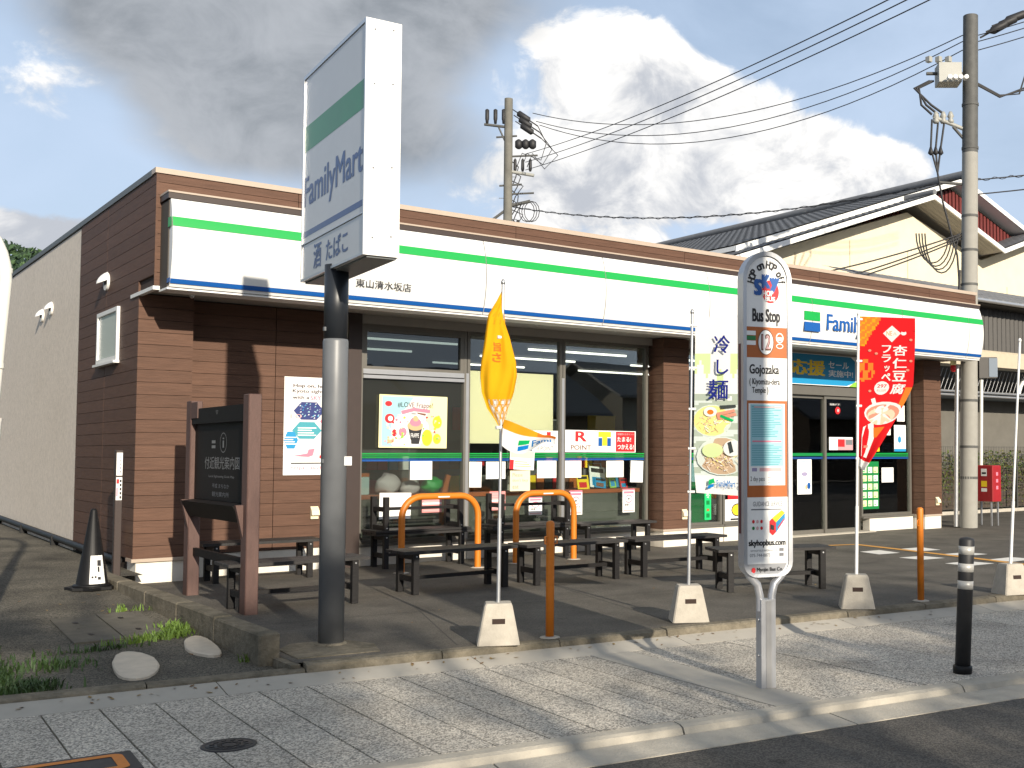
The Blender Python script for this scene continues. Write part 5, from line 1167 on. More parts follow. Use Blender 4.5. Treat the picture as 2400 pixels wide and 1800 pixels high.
poster('poster', 'narrow white and blue poster on the right window', 17.075, 17.43, 1.525, 2.045, fy_, paper, [('r', 0, 1, 0, .1, cyan), ('d', .45, .45, .15, .13, cyan), ('l', .1, .9, .86, .94, 2, pale_b), ('r', .7, .95, .72, .76, pale_b)], 'poster')
poster('notice', 'small pale pink notice at the top right of the right window', 17.17, 17.40, 2.118, 2.434, fy_, paper, [('r', .15, .4, .72, .84, red), ('l', .3, .8, .2, .6, 4, lpink)])
poster('notice', 'small white notice behind the hem of the red flag', 16.665, 16.967, 1.843, 2.13, fy_, paper, [('r', .2, .85, .3, .34, black), ('r', .8, .85, .3, .5, black)])
poster('notice', 'small yellow notice below the red flag bowl', 16.447, 16.632, 1.525, 1.739, fy_, yellow_p, [('d', .5, .55, .25, .28, black), ('d', .5, .55, .16, .18, yellow_p)])
its = [('p', [(0, .02), (.86, .02), (.94, .15), (.94, .85), (.9, .98), (0, .98)], cyan), ('t', '生活応援', .02, .66, .30, .80, yellow_p, .04), ('t', 'セール', .69, .88, .58, .80, paper, .02), ('t', '実施中!', .69, .92, .30, .52, paper, .02), ('p', [(.88, 0), (1, 0), (1, .22), (.93, .15)], lime), ('r', .955, .96, .2, .5, lime)]
poster('banner', 'blue sale banner with yellow lettering above the entrance door', 13.1, 16.03, 2.74, 3.31, 14.05, paper, its, 'banner', th=.006)

# ------------------------------------------------------------------ goods on the window counter
def lumpy(x, y, z, r, m, seed, sq=(1, 1, 1)):
    r_ = random.Random(seed); b = MB(m); n, k = 14, 9; vs = []; ph = [r_.uniform(0, 6) for _ in range(6)]
    for j in range(k + 1):
        a = math.pi * j / k
        for i in range(n):
            q = 2 * math.pi * i / n; d = r * (1 + .16 * math.sin(3 * q + ph[0] + 2 * a) + .10 * math.sin(7 * q + ph[1] - 3 * a) + .06 * math.sin(11 * a + ph[2]))
            vs.append((x + sq[0] * d * math.sin(a) * math.cos(q), y + sq[1] * d * math.sin(a) * math.sin(q), z + sq[2] * d * math.cos(a)))
    return b.add(vs, [(j * n + i, (j + 1) * n + i, (j + 1) * n + (i + 1) % n, j * n + (i + 1) % n) for j in range(k) for i in range(n)], smooth=True)
plas = mat('crumpled_plastic_bag', (.60, .55, .57), .3, var=.2, vscale=14, bump=.8, bscale=22)
tag(lumpy(6.63, 14.42, 1.06, .16, plas, 1, (1.1, .7, .85)).build('plastic_bag'), 'crumpled clear plastic bag on the counter behind the wired window', 'bag')
tag(lumpy(6.95, 14.42, 1.01, .11, plas, 2, (1.3, .7, .8)).build('plastic_bag'), 'small flat pinkish plastic bag on the counter beside the green bag', 'bag')
tag(lumpy(7.30, 14.42, 1.04, .13, mat('green_plastic', (.02, .36, .07), .35, var=.2, bump=.6, bscale=20), 3, (1.2, .7, .8)).build('shopping_bag'), 'green plastic bag on the counter behind the wired window', 'bag')
b = MB(orange_p); b.prism([(7.42, 14.36, .935), (7.50, 14.36, .935), (7.56, 14.36, 1.17), (7.50, 14.36, 1.19)], (0, .05, 0)); tag(b.build('packet'), 'leaning orange packet on the counter behind the wired window', 'packet')
bx = MB(mat('pale_blue_box', (.45, .58, .58), .6)); bx.box(6.14, 6.33, 14.36, 14.5, .932, 1.17); bx.box(6.14, 6.33, 14.359, 14.501, 1.171, 1.22, orange_p); tag(bx.build('carton'), 'pale blue carton with an orange lid at the left end of the counter', 'carton')
rr = random.Random(21)
MG = [(9.72, .22, .22, yellow_p, 'yellow magazine', 0), (9.95, .30, .34, paper, 'white magazine', -6), (10.02, .22, .16, cyan, 'blue magazine', -8), (10.34, .12, .24, lime, 'slim green booklet', 3), (10.52, .13, .42, black, 'black booklet', 0), (10.53, .14, .16, red, 'red booklet', 0)]
for x, w, h, m_, nm, tl in MG:
    b = MB(m_); U_ = Vector((math.cos(R(tl)), 0, math.sin(R(tl)))); V_ = Vector((-math.sin(R(tl)), .25, math.cos(R(tl)))).normalized(); O = Vector((x, 14.31 + .02 * (h < .2) * -1, .934 + abs(math.sin(R(tl))) * w))
    b.prism([O, O + U_ * w, O + U_ * w + V_ * h, O + V_ * h], (0, .012, 0)); b.quad(O - Y3 * .001, U_ * w, V_ * h, .1, .9, .72, .92, black if m_ is not black else paper); b.quad(O - Y3 * .001, U_ * w, V_ * h, .15, .8, .1, .5, rr.choice([red, cyan, brown_p]))
    tag(b.build('magazine'), nm + ' propped on the counter behind the third window', 'magazine')
rk = MB(alul); rk.tube([(10.0, 14.45, .932), (10.05, 14.5, 1.33), (10.28, 14.5, 1.33), (10.32, 14.45, .932)], .008, 6); tag(rk.build('magazine_stand'), 'thin wire stand on the counter behind the third window', 'stand')

# ------------------------------------------------------------------ neighbouring house with tiled gable roofs
hs = thing('house', 'cream-walled house with grey tiled gable roofs and dark red slatted gable behind the shop', 'house', (26, 21, 0), world_coords=True)
MB(housec).prism([(18.6, 20.9, 0), (45, 20.9, 0), (45, 20.9, 7.75), (36.6, 20.9, 7.75), (33.1, 20.9, 8.75), (29.6, 20.9, 7.62), (25.95, 20.9, 8.65), (18.6, 20.9, 6.3)], (0, 14, 0)).build('wall', hs)
for xx in (21.2, 23.4, 25.95, 28.4, 31.0): MB(mat('wall_joint', (0.42, 0.36, 0.24), .9)).box(xx - .012, xx + .012, 20.893, 20.899, 3.0, 6.9 + (0.6 if 22.5 < xx < 29 else 0)).build('wall_joint', hs)
def tile_roof(p00, p10, p01, p11, nu, nv, parent, h=0.016, name='roof'):
    """p00-p10 runs along the eave, p00-p01 up the slope; rolled tile profile with a step per course"""
    p00, p10, p01, p11 = map(Vector, (p00, p10, p01, p11)); nrm = (p10 - p00).cross(p01 - p00).normalized()
    if nrm.z < 0: nrm = -nrm
    su = nu * 4; vs = []; fs = []
    for j in range(nv):
        for e in (0, 1):
            v = (j + e) / nv; lift = h * (0.9 if e == 0 else 0.0)
            for i in range(su + 1):
                u = i / su; p = (p00 * (1 - u) + p10 * u) * (1 - v) + (p01 * (1 - u) + p11 * u) * v
                vs.append(p + nrm * (lift + h * .6 * (0.5 + 0.5 * math.cos(2 * math.pi * i / 4))))
    w = su + 1
    for r_ in range(2 * nv - 1):
        for i in range(su): fs.append((r_ * w + i, r_ * w + i + 1, (r_ + 1) * w + i + 1, (r_ + 1) * w + i))
    b = MB(tile_m).add(vs, fs)
    return b.build(name, parent)
def slab3(p, q, r_, s, th, m, name, parent):
    p, q, r_, s = map(Vector, (p, q, r_, s)); MB(m).prism([p, q, r_, s], (0, 0, -th)).build(name, parent)
# main roof: ridge runs away from the street
rx, rz, ry0, ry1 = 29.0, 10.22, 21.1, 38.0
tile_roof((19.2, ry1, rz - 9.8 * .34), (19.2, ry0, rz - 9.8 * .34), (rx, ry1, rz), (rx, ry0, rz), 56, 34, hs)
tile_roof((38.8, ry0, rz - 9.8 * .34), (38.8, ry1, rz - 9.8 * .34), (rx, ry0, rz), (rx, ry1, rz), 56, 34, hs)
rd = MB(tile_m); rd.tube([(rx, ry0 - .05, rz + .1), (rx, ry1, rz + .1)], .13, 10); rd.build('ridge', hs)
slab3((19.2, ry0, rz - 9.8 * .34 - .02), (19.2, ry1, rz - 9.8 * .34 - .02), (rx, ry1, rz - .02), (rx, ry0, rz - .02), .12, white, 'roof_board', hs)
slab3((38.8, ry0, rz - 9.8 * .34 - .02), (38.8, ry1, rz - 9.8 * .34 - .02), (rx, ry1, rz - .02), (rx, ry0, rz - .02), .12, white, 'roof_board', hs)
for s in (-1, 1): MB(white).prism([(rx, ry0 - .06, rz - .02), (rx, ry0 - .06, rz - .17), (rx + s * 9.8, ry0 - .06, rz - 9.8 * .34 - .17), (rx + s * 9.8, ry0 - .06, rz - 9.8 * .34 - .02)], (0, .05, 0)).build('bargeboard', hs)
for k in range(48):                                   # red slats in the upper gable
    x0 = 24.6 + k * .185; top = rz - abs(x0 + .06 - rx) * .34 - .30
    if top > 8.35: MB(redslat).box(x0, x0 + .12, 21.55, 21.60, 8.3, top).build('gable_slat', hs)
MB(mat('gable_backing', (0.03, 0.012, 0.012), .8)).prism([(24.2, 21.62, 8.2), (33.8, 21.62, 8.2), (33.8, 21.62, rz - 4.8 * .34 - .2), (rx, 21.62, rz - .25), (24.2, 21.62, rz - 4.8 * .34 - .2)], (0, .1, 0)).build('gable_backing', hs)
# lower front roofs, two gables side by side
for (ax, az_, xl, xr) in ((26.05, 9.05, 17.6, 29.5), (33.0, 9.05, 29.5, 37.5)):
    for (x1, flip) in ((xl, 1), (xr, 0)):
        z1 = az_ - abs(ax - x1) * .343; n = max(8, int(abs(ax - x1) / .28))
        if flip: tile_roof((x1, 21.5, z1), (x1, 20.0, z1), (ax, 21.5, az_), (ax, 20.0, az_), 6, n, hs, name='lower_roof')
        else: tile_roof((x1, 20.0, z1), (x1, 21.5, z1), (ax, 20.0, az_), (ax, 21.5, az_), 6, n, hs, name='lower_roof')
        slab3((x1, 20.0, z1 - .02), (x1, 21.5, z1 - .02), (ax, 21.5, az_ - .02), (ax, 20.0, az_ - .02), .08, soffit, 'roof_board', hs)
        MB(white).prism([(ax, 19.94, az_ - .01), (ax, 19.94, az_ - .15), (x1, 19.94, z1 - .15), (x1, 19.94, z1 - .01)], (0, .05, 0)).build('bargeboard', hs)
    rd = MB(tile_m); rd.tube([(ax, 19.95, az_ + .06), (ax, 21.6, az_ + .06)], .09, 8); rd.build('ridge', hs)
for k in range(5):                                    # boards of the verge soffit
    yb = 20.05 + k * .17; MB(conc).prism([(26.2, yb, 8.86), (29.3, yb, 7.80), (29.3, yb, 7.788), (26.2, yb, 8.848)], (0, .012, 0)).build('soffit_batten', hs)

# ------------------------------------------------------------------ low annex, wall, fence and hedge to the right of the shop
ax_ = thing('annex', 'dark corrugated annex with a beige beam and tiled eave right of the shop', 'building', (30, 16, 0), world_coords=True)
vs = []; n = 300
for i in range(n + 1):
    x = 18.75 + i * .09; y = 16.0 + (.02 if i % 2 else -.02); vs += [(x, y, 3.985), (x, y, 5.02)]
MB(corr).add(vs, [(2 * i, 2 * i + 2, 2 * i + 3, 2 * i + 1) for i in range(n)]).build('corrugated_wall', ax_)
MB(beigeb).bbox(18.75, 46, 15.86, 16.4, 3.58, 3.98, .05).build('beam', ax_)
tile_roof((18.7, 15.45, 5.12), (46, 15.45, 5.12), (18.7, 17.6, 5.85), (46, 17.6, 5.85), 100, 8, ax_)
MB(alul).tube([(18.7, 15.42, 5.08), (46, 15.42, 5.08)], .05, 8).build('gutter', ax_)
MB(corr).box(18.75, 46, 15.5, 16.3, 5.025, 5.07).build('eave_board', ax_)
MB(wallgrey).box(18.75, 46, 17.3, 17.5, 0, 3.0).build('rear_wall', ax_); MB(wallgrey).box(18.75, 46, 19.0, 19.2, 0, 5.2).build('rear_wall', ax_)
MB(bluegrey).box(18.75, 46, 16.5, 17.6, 2.86, 2.98).build('pipe_tray', ax_)
for k in range(2): MB(alul).tube([(18.8, 16.4, 2.9 + k * .09), (46, 16.4, 2.9 + k * .09)], .03, 8).build('service_pipe', ax_)
tr = MB(alul)
for i in range(150):
    x = 18.9 + i * .16; tr.tube([(x, 16.6, 3.02), (x + .30, 16.6, 3.56)], .009, 4, caps=False)
tr.build('lattice', ax_)['kind'] = 'stuff'
tr = MB(alul); tr.tube([(24.9, 16.5, 2.95), (25.0, 16.5, 3.2), (25.35, 16.5, 3.58)], .05, 8, white); tr.build('brace_pipe', ax_)
fe = thing('wire_fence', 'dark wire mesh fence in front of the hedge right of the shop', 'fence', (28, 16.6, 0), world_coords=True)
wm2 = mat('fence_wire', (0.05, 0.05, 0.045), .6)
for i in range(12): MB(wm2).box(18.9 + i * 2.0, 18.95 + i * 2.0, 16.58, 16.63, 0, 1.68).build('fence_post', fe)
fw = MB(wm2)
for k in range(9): fw.box(18.9, 42, 16.598, 16.606, .12 + k * .19, .128 + k * .19)
for i in range(330): fw.box(18.9 + i * .07, 18.906 + i * .07, 16.606, 16.611, .08, 1.66)
fw.build('wire_mesh', fe)['kind'] = 'stuff'
MB(conc).box(18.8, 42, 16.55, 16.66, 0, .08).build('footing', fe)
def leaves(b, n, fn, size, r_):
    for _ in range(n):
        p = fn(); s = r_.uniform(.6, 1.2) * size; u = Vector((r_.gauss(0, 1), r_.gauss(0, 1), r_.gauss(0, 1))).normalized(); w = u.cross(Vector((r_.gauss(0, 1), r_.gauss(0, 1), r_.gauss(0, 1)))).normalized()
        b.add([p - u * s, p + w * s * .45 , p + u * s, p - w * s * .45], [(0, 1, 2, 3)], r_.choice(b.choices))
r_ = random.Random(4)
hd = thing('hedge', 'yellow-green clipped hedge behind the wire fence', 'hedge', (28, 16.95, 0), world_coords=True)
b = MB(leafy); b.choices = [leafy, leafy, leaf2, leaf]
leaves(b, 9000, lambda: Vector((r_.uniform(18.8, 30), 16.95 + r_.gauss(0, .12), min(1.45 + .1 * math.sin(r_.random() * 9), abs(r_.gauss(.95, .35))))), .045, r_); b.build('foliage', hd)
MB(bark).box(18.8, 30, 16.95, 17.1, .1, 1.1).build('twigs', hd)
# red box on legs beside the utility pole
rb = thing('red_box', 'red cabinet on short legs with white characters, beside the utility pole', 'cabinet', (19.5, 13.72, 0), 0)
redp = mat('red_painted_metal', (0.30, 0.012, 0.016), .4, var=.08)
MB(redp).bbox(-.15, .15, -.27, .27, .50, 1.24, .015).build('case', rb)
for sx in (-1, 1):
    for sy in (-1, 1): MB(steel).box(sx * .11 - .015, sx * .11 + .015, sy * .2 - .015, sy * .2 + .015, 0, .50).build('leg', rb)
p = MB(paper); O_ = (-.151, -.06, 0); Uq = Vector((0, -1, 0))
for z0, z1, m_ in ((1.02, 1.17, paper), (.80, .92, yellow_p), (.70, .77, paper)): MB(m_).quad(O_, Uq, Z3, -.07, .07, z0, z1, m_, .001).build('character', rb)
MB(black).quad(O_, Uq, Z3, -.05, .05, 1.06, 1.10, black, .002).build('character', rb)
for k in range(3): MB(pink).quad((-.035, -.271, 0), X3, Z3, 0, .07, .75 + k * .14, .82 + k * .14, pink, .001).build('character', rb)

# ------------------------------------------------------------------ utility poles and cables
up = thing('utility_pole', 'tall grey concrete utility pole with a switch box at the right end of the shop', 'utility pole', (18.62, 13.53, 0), world_coords=True)
def PX(z): return Vector((18.62 + .012 * z, 13.53 - .012 * z, z))
MB(utilc).tube([PX(0), PX(3.8), PX(7.6)], [.18, .168, .158], 22).build('shaft', up); MB(utild).tube([PX(7.6), PX(9.0), PX(10.45)], [.159, .155, .15], 22).build('dark_sleeve', up)
for z in (1.0, 1.62, 2.55, 4.9, 5.6, 6.3, 7.7, 8.6): MB(utild).tube([PX(z - .025), PX(z + .025)], .178 if z < 4 else .17, 20).build('band', up)
PR = Vector((0.77, -0.637, 0)); PF = Vector((-0.64, -0.77, 0))      # across the view, towards the street
cd = MB(steel); cd.tube([PX(.02) - PR * .25, PX(1.6) - PR * .25, PX(3.25) - PR * .24], .045, 10); cd.build('conduit', up)
cd = MB(cream); cd.tube([PX(1.25) + PR * .25, PX(3.1) + PR * .25], .035, 8, pvc); cd.build('conduit', up)
bx = MB(corr); bx.rot(Matrix.Identity(4)); c0 = PX(3.05) + PR * .38
def obx(mb, c, wr, wf, h, m=None):
    vs = [c + PR * a * wr + PF * b_ * wf + Z3 * z for z in (0, h) for a, b_ in ((-.5, -.5), (.5, -.5), (.5, .5), (-.5, .5))]; mb.add(vs, [(0, 3, 2, 1), (4, 5, 6, 7), (0, 1, 5, 4), (1, 2, 6, 5), (2, 3, 7, 6), (3, 0, 4, 7)], m)
obx(bx, PX(3.0) + PR * .36, .36, .22, .42, corr); bx.build('meter_box', up); bx = MB(bluegrey); obx(bx, PX(3.02) + PR * .46, .17, .24, .38, bluegrey); bx.build('meter_cover', up)
sw = MB(equip); obx(sw, PX(9.02) - PR * .45, .46, .4, .40, equip); swb = sw.build('switch_box', up)
for k in range(4): MB(white).tube([PX(9.05) - PR * (.18 + .11 * k) + PF * .28, PX(9.05) - PR * (.18 + .11 * k) + PF * .42], .045, 8).build('bushing', swb)
for k in range(3): MB(equip).box(*(sum(((q - .05, q + .05) for q in (PX(9.5) - PR * (.45 + .2 * k))), ())[:4]), 9.49, 9.60).build('terminal', swb)
for (q0, q1, r9, m9) in ((PX(9.25), PX(9.25) - PR * .9, .035, utild), (PX(8.05), PX(8.35) - PR * .75, .04, equip), (PX(6.95), PX(7.0) - PR * .62, .03, utild), (PX(7.75), PX(8.15) - PR * .35, .03, utild)): MB(m9).tube([q0, q1], r9, 6).build('bracket', up)
for k in range(3):
    a = .35 + k * .18; cu = MB(wire_m)
    cu.tube([PX(9.1) - PR * (.75 + .04 * k), PX(8.95) - PR * (1.05 + .05 * k), PX(8.6) - PR * (1.0 - .1 * k), PX(8.40) - PR * (.78 - .13 * k)], .024, 6); cu.tube([PX(8.30) - PR * (.78 - .13 * k), PX(7.7) - PR * (.80 - .1 * k), PX(7.2) - PR * .66, PX(6.6) - PR * .55, PX(5.5) - PR * .25, PX(4.75) - PR * .19], .022, 6)
    cu.lathe((PX(7.6) - PR * (.80 - .1 * k)).x, (PX(7.6) - PR * (.80 - .1 * k)).y, [(.015, 7.75), (.06, 7.6), (.02, 7.56)], 8); cu.build('cable_drop', up)
    MB(equip).lathe((PX(8.35) - PR * (.70 - .15 * k)).x, (PX(8.35) - PR * (.70 - .15 * k)).y, [(.05, 8.22), (.07, 8.26), (.04, 8.32), (.07, 8.36), (.03, 8.46)], 10).build('insulator', up)
for k in range(3):      # dark spindle insulators at the top, towards the right
    a = PX(10.0 + .12 * k) + PR * (.2 + .12 * k); b_ = a + PR * (.75 + .1 * k) + Z3 * (.42 - .03 * k)
    q = MB(wire_m); q.tube([a, a + (b_ - a) * .25, a + (b_ - a) * .35, a + (b_ - a) * .7, a + (b_ - a) * .8, b_], [.02, .02, .085, .085, .02, .015], 8); q.build('strain_insulator', up)
    q = MB(wire_m); e = PX(9.05 - .02 * k) + PR * .15; q.tube([e, e + PR * .45 - Z3 * .25, e + PR * (.85 + .1 * k) - Z3 * (.22 - .1 * k), b_ + PR * (.35 + .1 * k) - Z3 * .6, b_ + PR * .4], .018, 6); q.build('jumper_cable', up)
for k in range(4):
    q = MB(wire_m); s = PX(5.95) - PR * .2; pts = [s]
    for i in range(1, 13): a = math.pi * i / 12; pts.append(s - PR * (.05 + .12 * k * .5 + .33 * (1 - math.cos(a)) / 2 * 2) - Z3 * (.95 - .08 * k) * math.sin(a) * .85)
    q.tube(pts, .016, 6); q.build('cable_loop', up)
q = MB(wire_m); q.tube([PX(5.2) - PR * .2, PX(4.5) - PR * .21], .03, 6); q.tube([PX(4.55) - PR * .21, PX(4.3) - PR * .21], [.07, .05], 8); q.build('cable_end', up)

fp = thing('utility_pole', 'distant utility pole with crossarms rising behind the shop roof', 'utility pole', (16.24, 27.57, 0), world_coords=True)
def FPt(z, a=0.0): return Vector((16.24, 27.57, z)) + PR * a
MB(mat('weathered_pole', (0.15, 0.145, 0.125), .85, var=.25, vscale=3)).tube([FPt(0), FPt(11.75)], [.15, .12], 16).build('shaft', fp)
ar = MB(utild); ar.tube([FPt(11.0, -.7), FPt(10.9, .1)], .04, 6); ar.tube([FPt(10.4, -.05), FPt(10.95, -.3)], .025, 6); ar.tube([FPt(8.6, 0), FPt(8.75, .65)], .05, 6); ar.tube([FPt(8.5, -.05), FPt(8.2, -.45)], .04, 6); ar.build('crossarm', fp)
MB(equip).tube([FPt(9.62, .05), FPt(9.50, .75)], .05, 6).build('crossarm', fp)
for k in range(3):
    p_ = FPt(11.0, -.62 + k * .24); MB(wire_m).lathe(p_.x, p_.y, [(.04, 11.02), (.05, 11.12), (.06, 11.15), (.06, 11.42), (.02, 11.45)], 8).build('pin_insulator', fp)
    a = FPt(11.45 - .18 * k, .1 + .05 * k); b_ = a + PR * .75 - Z3 * .5; q = MB(wire_m); q.tube([a, a + (b_ - a) * .2, a + (b_ - a) * .25, a + (b_ - a) * .65, a + (b_ - a) * .7, b_], [.015, .015, .09, .09, .02, .02], 8); q.build('strain_insulator', fp)
    q = MB(wire_m); q.tube([b_, b_ + PR * (.25 + .12 * k) - Z3 * .5, b_ + PR * .1 - Z3 * (1.0 - .05 * k), FPt(10.15, .4 + .15 * k), FPt(9.75, .25 + .15 * k)], .014, 5); q.build('jumper_cable', fp)
    p_ = FPt(9.7, .2 + .22 * k); MB(wire_m).lathe(p_.x, p_.y, [(.03, 9.62), (.05, 9.68), (.045, 9.95), (.012, 10.0)], 8).build('pin_insulator', fp)
    p_ = FPt(10.35, .3 + .2 * k); MB(wire_m).lathe(p_.x, p_.y, [(.05, 10.28), (.11, 10.33), (.11, 10.5), (.03, 10.56)], 8).build('fuse_cutout', fp)
for k in range(3):
    q = MB(wire_m); pts = []
    for i in range(13): a = 2 * math.pi * i / 12; pts.append(FPt(8.45 + .3 * math.sin(a), .55 + .18 * k * .4 + .22 * math.cos(a)))
    q.tube(pts, .012, 5, caps=False); q.build('cable_loop', fp)
q = MB(wire_m); q.tube([FPt(8.2, .3), FPt(7.3, .2), FPt(5.5, .15), FPt(1, .15)], .045, 6); q.build('riser_cable', fp)
for (z_, a0_, a1_) in ((10.62, -.35, .25), (10.05, -.1, .85), (9.2, -.25, .4), (8.95, -.1, .75), (7.9, -.3, .2)): MB(utild).tube([FPt(z_, a0_), FPt(z_ + .04, a1_)], .028, 6).build('crossarm', fp)
for k in range(7): MB(wire_m).tube([FPt(9.9 - .28 * k, .12), FPt(9.75 - .28 * k, .30 + .07 * (k % 3)), FPt(9.45 - .28 * k, .22 + .05 * (k % 2)), FPt(9.2 - .28 * k, .13)], .016, 5).build('jumper_cable', fp)
for k in range(9): MB(steel).tube([FPt(4.5 + k * .62, -.12 if k % 2 else .12), FPt(4.5 + k * .62, -.26 if k % 2 else .26)], .012, 5).build('step_bolt', fp)
def wire(p0, p1, sag, lb, r_=.010, grp='overhead cables', n=24, twist=False):
    p0, p1 = Vector(p0), Vector(p1); b = MB(wire_m); L_ = (p1 - p0).length
    pts = [p0.lerp(p1, i / n) - Z3 * (sag * 4 * (i / n) * (1 - i / n)) for i in range(n + 1)]
    b.tube(pts, r_, 5)
    if twist:
        n2 = 160; side = (p1 - p0).cross(Z3).normalized()
        b.tube([p0.lerp(p1, i / n2) - Z3 * (sag * 4 * (i / n2) * (1 - i / n2)) + (Z3 * math.sin(i * 1.05) + side * math.cos(i * 1.05)) * .03 for i in range(n2 + 1)], r_ * .6, 4)
    return tag(b.build('overhead_cable'), lb, 'cable', grp)
for k, (a, e) in enumerate((((10.13, .5), (12.08, 10.49, 8.08)), ((9.89, .5), (12.25, 10.29, 8.06)), ((9.66, .5), (12.46, 10.04, 8.04)))):
    e = Vector(e); e = e + (e - FPt(*a)) * .25
    wire(FPt(*a), e, .28, ('thin overhead cable climbing steeply to the top edge, leftmost of three', 'thin overhead cable climbing steeply to the top edge, middle of three', 'thin overhead cable climbing steeply to the top edge, rightmost of three')[k])
for k, (a, zz) in enumerate((((11.33, .7), 10.05), ((11.09, .8), 9.92), ((10.98, .9), 9.74))):
    wire(FPt(*a), PX(zz) - PR * .16, 0.95 + .1 * k, ('sagging overhead cable between the two utility poles, highest of three', 'sagging overhead cable between the two utility poles, middle of three', 'sagging overhead cable between the two utility poles, lowest of three')[k], .011)
    wire(PX(zz) + PR * .16, PX(zz) + PR * 7 + Z3 * 2.6 + PF * 1.5, .3, ('overhead cable leaving the near utility pole to the right, highest of three', 'overhead cable leaving the near utility pole to the right, middle of three', 'overhead cable leaving the near utility pole to the right, lowest of three')[k], .011)
wire(FPt(8.58, .15), PX(7.1) - PR * .1, .55, 'twisted telephone cable hanging between the poles above the shop roof', .013, twist=True)
wire(PX(7.05) + PR * .1, PX(7.05) + PR * 9 + Z3 * 1.9, .3, 'twisted telephone cable running right from the near pole', .013, twist=True)
wire(PX(6.75) + PR * .1, PX(6.75) + PR * 9 + Z3 * 1.8, .25, 'single thin cable running right from the near pole above the house', .014)
wire(FPt(8.2, -.45), (11.5, 24.6, 5.0), .2, 'short stay cable running down to the left from the distant pole', .02)
for k, (q_, zz) in enumerate((((14.6, 15.9, 4.75), 5.95), ((15.2, 15.9, 4.62), 5.9), ((15.35, 15.9, 4.55), 5.85))):
    wire(PX(zz) - PR * .15, q_, .12, ('service cable from the near pole to the shop roof, longest of three', 'service cable from the near pole to the shop roof, middle of three', 'service cable from the near pole to the shop roof, lowest of three')[k], .016)

# ------------------------------------------------------------------ wooded hill far left
r_ = random.Random(8); nx, ny = 60, 8; vs = []
def ridge(t): return 60 * (1 - .8 * max(0, t - .52) / .48) + 2.5 * math.sin(t * 37) + 1.5 * math.sin(t * 91)
for j in range(ny + 1):
    for i in range(nx + 1):
        t_ = i / nx; a = -0.35 + t_ * 1.3; d = 285 + j * 14; vs.append((d * math.sin(a), d * math.cos(a), -1 + ridge(t_) * math.sin(math.pi / 2 * j / ny) + r_.uniform(-1, 1)))
hl_ = tag(MB(hillg).add(vs, [(j * (nx + 1) + i, j * (nx + 1) + i + 1, (j + 1) * (nx + 1) + i + 1, (j + 1) * (nx + 1) + i) for j in range(ny) for i in range(nx)], smooth=True).build('hill'), kind='structure')
b = MB(hillg); b.choices = [hillg, mat('forest_light', (.06, .11, .04), .8), mat('forest_dark', (.02, .045, .022), .8)]
def hp_():
    t_ = r_.uniform(.10, .75); j = r_.uniform(2, 8); a = -0.35 + t_ * 1.3; d = 283 + j * 14; return Vector((d * math.sin(a), d * math.cos(a), ridge(t_) * math.sin(math.pi / 2 * j / ny) + r_.uniform(-.5, 2.2)))
leaves(b, 22000, hp_, 1.15, r_)
tag(b.build('forest'), 'dense green woods covering the hill behind the grey wall', 'woods', kind='stuff')

# ------------------------------------------------------------------ the far side of the street, out of view: it shades the pavement and shows in the glass
def tree(x, y, h, cr, n, seed, lb, zc, flat=1.0, size=.11):
    r_ = random.Random(seed); t = thing('street_tree', lb, 'tree', (x, y, -.1)); b = MB(bark); b.tube([(0, 0, 0), (.05, .02, zc * .5), (.0, .06, zc)], [.13, .10, .06], 10); tips = []
    for k in range(9):
        a = r_.uniform(0, 6.28); e = r_.uniform(.2, 1.1); L_ = cr * r_.uniform(.6, 1.0); s = Vector((.02, .04, zc * r_.uniform(.55, .95))); q = s + Vector((math.cos(a) * math.cos(e), math.sin(a) * math.cos(e), math.sin(e) * flat)) * L_; b.tube([s, s.lerp(q, .5) + Z3 * .1, q], [.05, .035, .012], 6); tips.append(q)
    b.build('trunk', t); c = MB(leaf); c.choices = [leaf, leaf, leaf2]; cl = []
    for q in tips:
        for _ in range(5): cl.append(q + Vector((r_.gauss(0, .35 * cr), r_.gauss(0, .35 * cr), r_.gauss(0, .30 * cr * flat))))
    def f():
        q = r_.choice(cl); return q + Vector((r_.gauss(0, .24), r_.gauss(0, .24), r_.gauss(0, .16)))
    leaves(c, n, f, size, r_); c.build('crown', t); return t
tree(-2.0, -12.5, 8, 1.5, 4600, 1, 'street tree across the road shading the side lot', 9.0)
tree(0.4, -12.0, 7, 1.5, 1300, 2, 'street tree across the road shading the middle of the pavement', 7.6)
tree(5.9, -12.5, 7, 2.0, 6800, 3, 'street tree across the road shading the right of the pavement', 7.2, .18)
tree(2.2, -11.0, 7, 1.3, 800, 4, 'young street tree nearest the viewer across the road', 6.0)
gs = thing('shadow_board', 'tall blue board on a post, unseen, added to shade the forecourt', 'sign', (3.70, -1.0, -.19))  # unseen board made up to cast the sharp shadow band on the forecourt
MB(steel).cyl(0, 0.06, 0, 5.9, .05, 14).build('post', gs); MB(blue).box(-.4, .4, -.02, .0, 3.25, 5.85).build('board', gs); MB(white).box(-.42, .42, .001, .012, 3.23, 5.87).build('board_rim', gs)
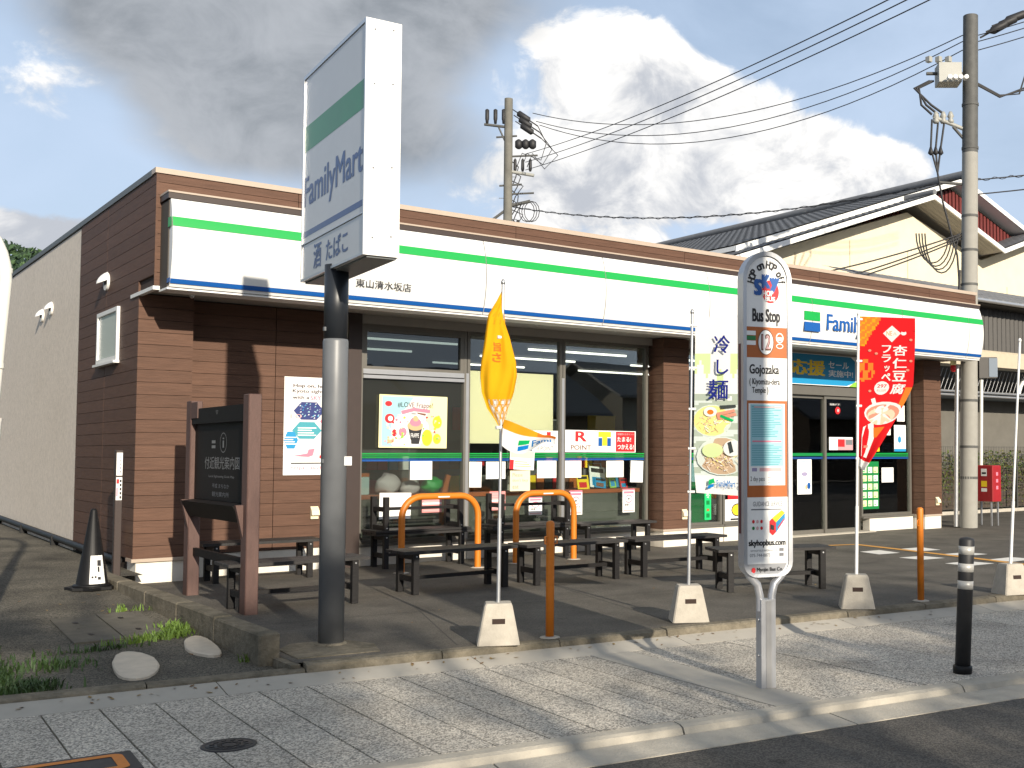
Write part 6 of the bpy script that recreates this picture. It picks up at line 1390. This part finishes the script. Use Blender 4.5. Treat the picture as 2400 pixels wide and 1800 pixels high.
for k in range(5):  # unseen tree row added to cut sky light on the side wall and lot
    tree(-4.2 - .4 * (k % 2), 11 + k * 3.1, 6, 1.8, 2600, 20 + k, ('unseen broad tree added left of the side lot, first from the street', 'unseen broad tree added left of the side lot, second from the street', 'unseen broad tree added left of the side lot, third from the street', 'unseen broad tree added left of the side lot, fourth from the street', 'unseen broad tree added left of the side lot, farthest from the street')[k], 3.6, 1.3, .17)
def far_house(x0, x1, y0, y1, h, rh, lb, wm__):
    t = thing('house', lb, 'house', ((x0 + x1) / 2, y0, -.1), world_coords=True); MB(wm__).box(x0, x1, y1, y0, -.1, h).build('wall', t); ym = (y0 + y1) / 2
    for (ya, yb) in ((y0 + .6, ym), (y1 - .6, ym)): MB(tile_m).prism([(x0 - .6, ya, h - .1), (x1 + .6, ya, h - .1), (x1 + .6, yb, h + rh), (x0 - .6, yb, h + rh)], (0, 0, .15)).build('roof', t)
    for s in (x0, x1): MB(wm__).prism([(s, y0, h), (s, y1, h), (s, ym, h + rh - .15)], (.1 if s == x0 else -.1, 0, 0)).build('gable', t)
    n = max(2, int((x1 - x0) / 2.2))
    for k in range(n):
        xx = x0 + (k + .5) * (x1 - x0) / n - .6; f = MB(alu).box(xx, xx + 1.2, y0, y0 + .04, .9, 2.1).build('window', t); MB(pglass).box(xx + .06, xx + 1.14, y0 + .041, y0 + .05, .96, 2.04).build('pane', f)
    MB(darktrim).box(x0 + .1, x0 + .8, y0, y0 + .05, -.1, 1.9).build('door', t)
far_house(-12, -3.5, -14, -20, 3.4, 1.5, 'low tiled house across the street with a brown wall', mat('brown_wall', (.17, .12, .08), .9))
far_house(-1.5, 7, -15, -22, 3.2, 1.9, 'low tiled house across the street with a grey wall', wallgrey)
far_house(9, 20, -15, -22, 3.6, 1.7, 'wide tiled house across the street with a dark wall', mat('dark_wall', (.06, .05, .045), .9))
far_house(21.5, 30, -14.5, -21, 3.3, 1.9, 'tiled house across the street with a tan wall', mat('tan_wall', (.22, .17, .11), .9))
far_house(32, 43, -15, -22, 4.2, 1.8, 'taller tiled house across the street with a pale wall', mat('pale_wall', (.35, .32, .27), .9))
far_house(45, 58, -15, -23, 3.5, 2.2, 'broad tiled house across the street, farthest to the right', mat('umber_wall', (.10, .075, .055), .9))
for o in bpy.data.objects:
    if '_o' in o: del o['_o']
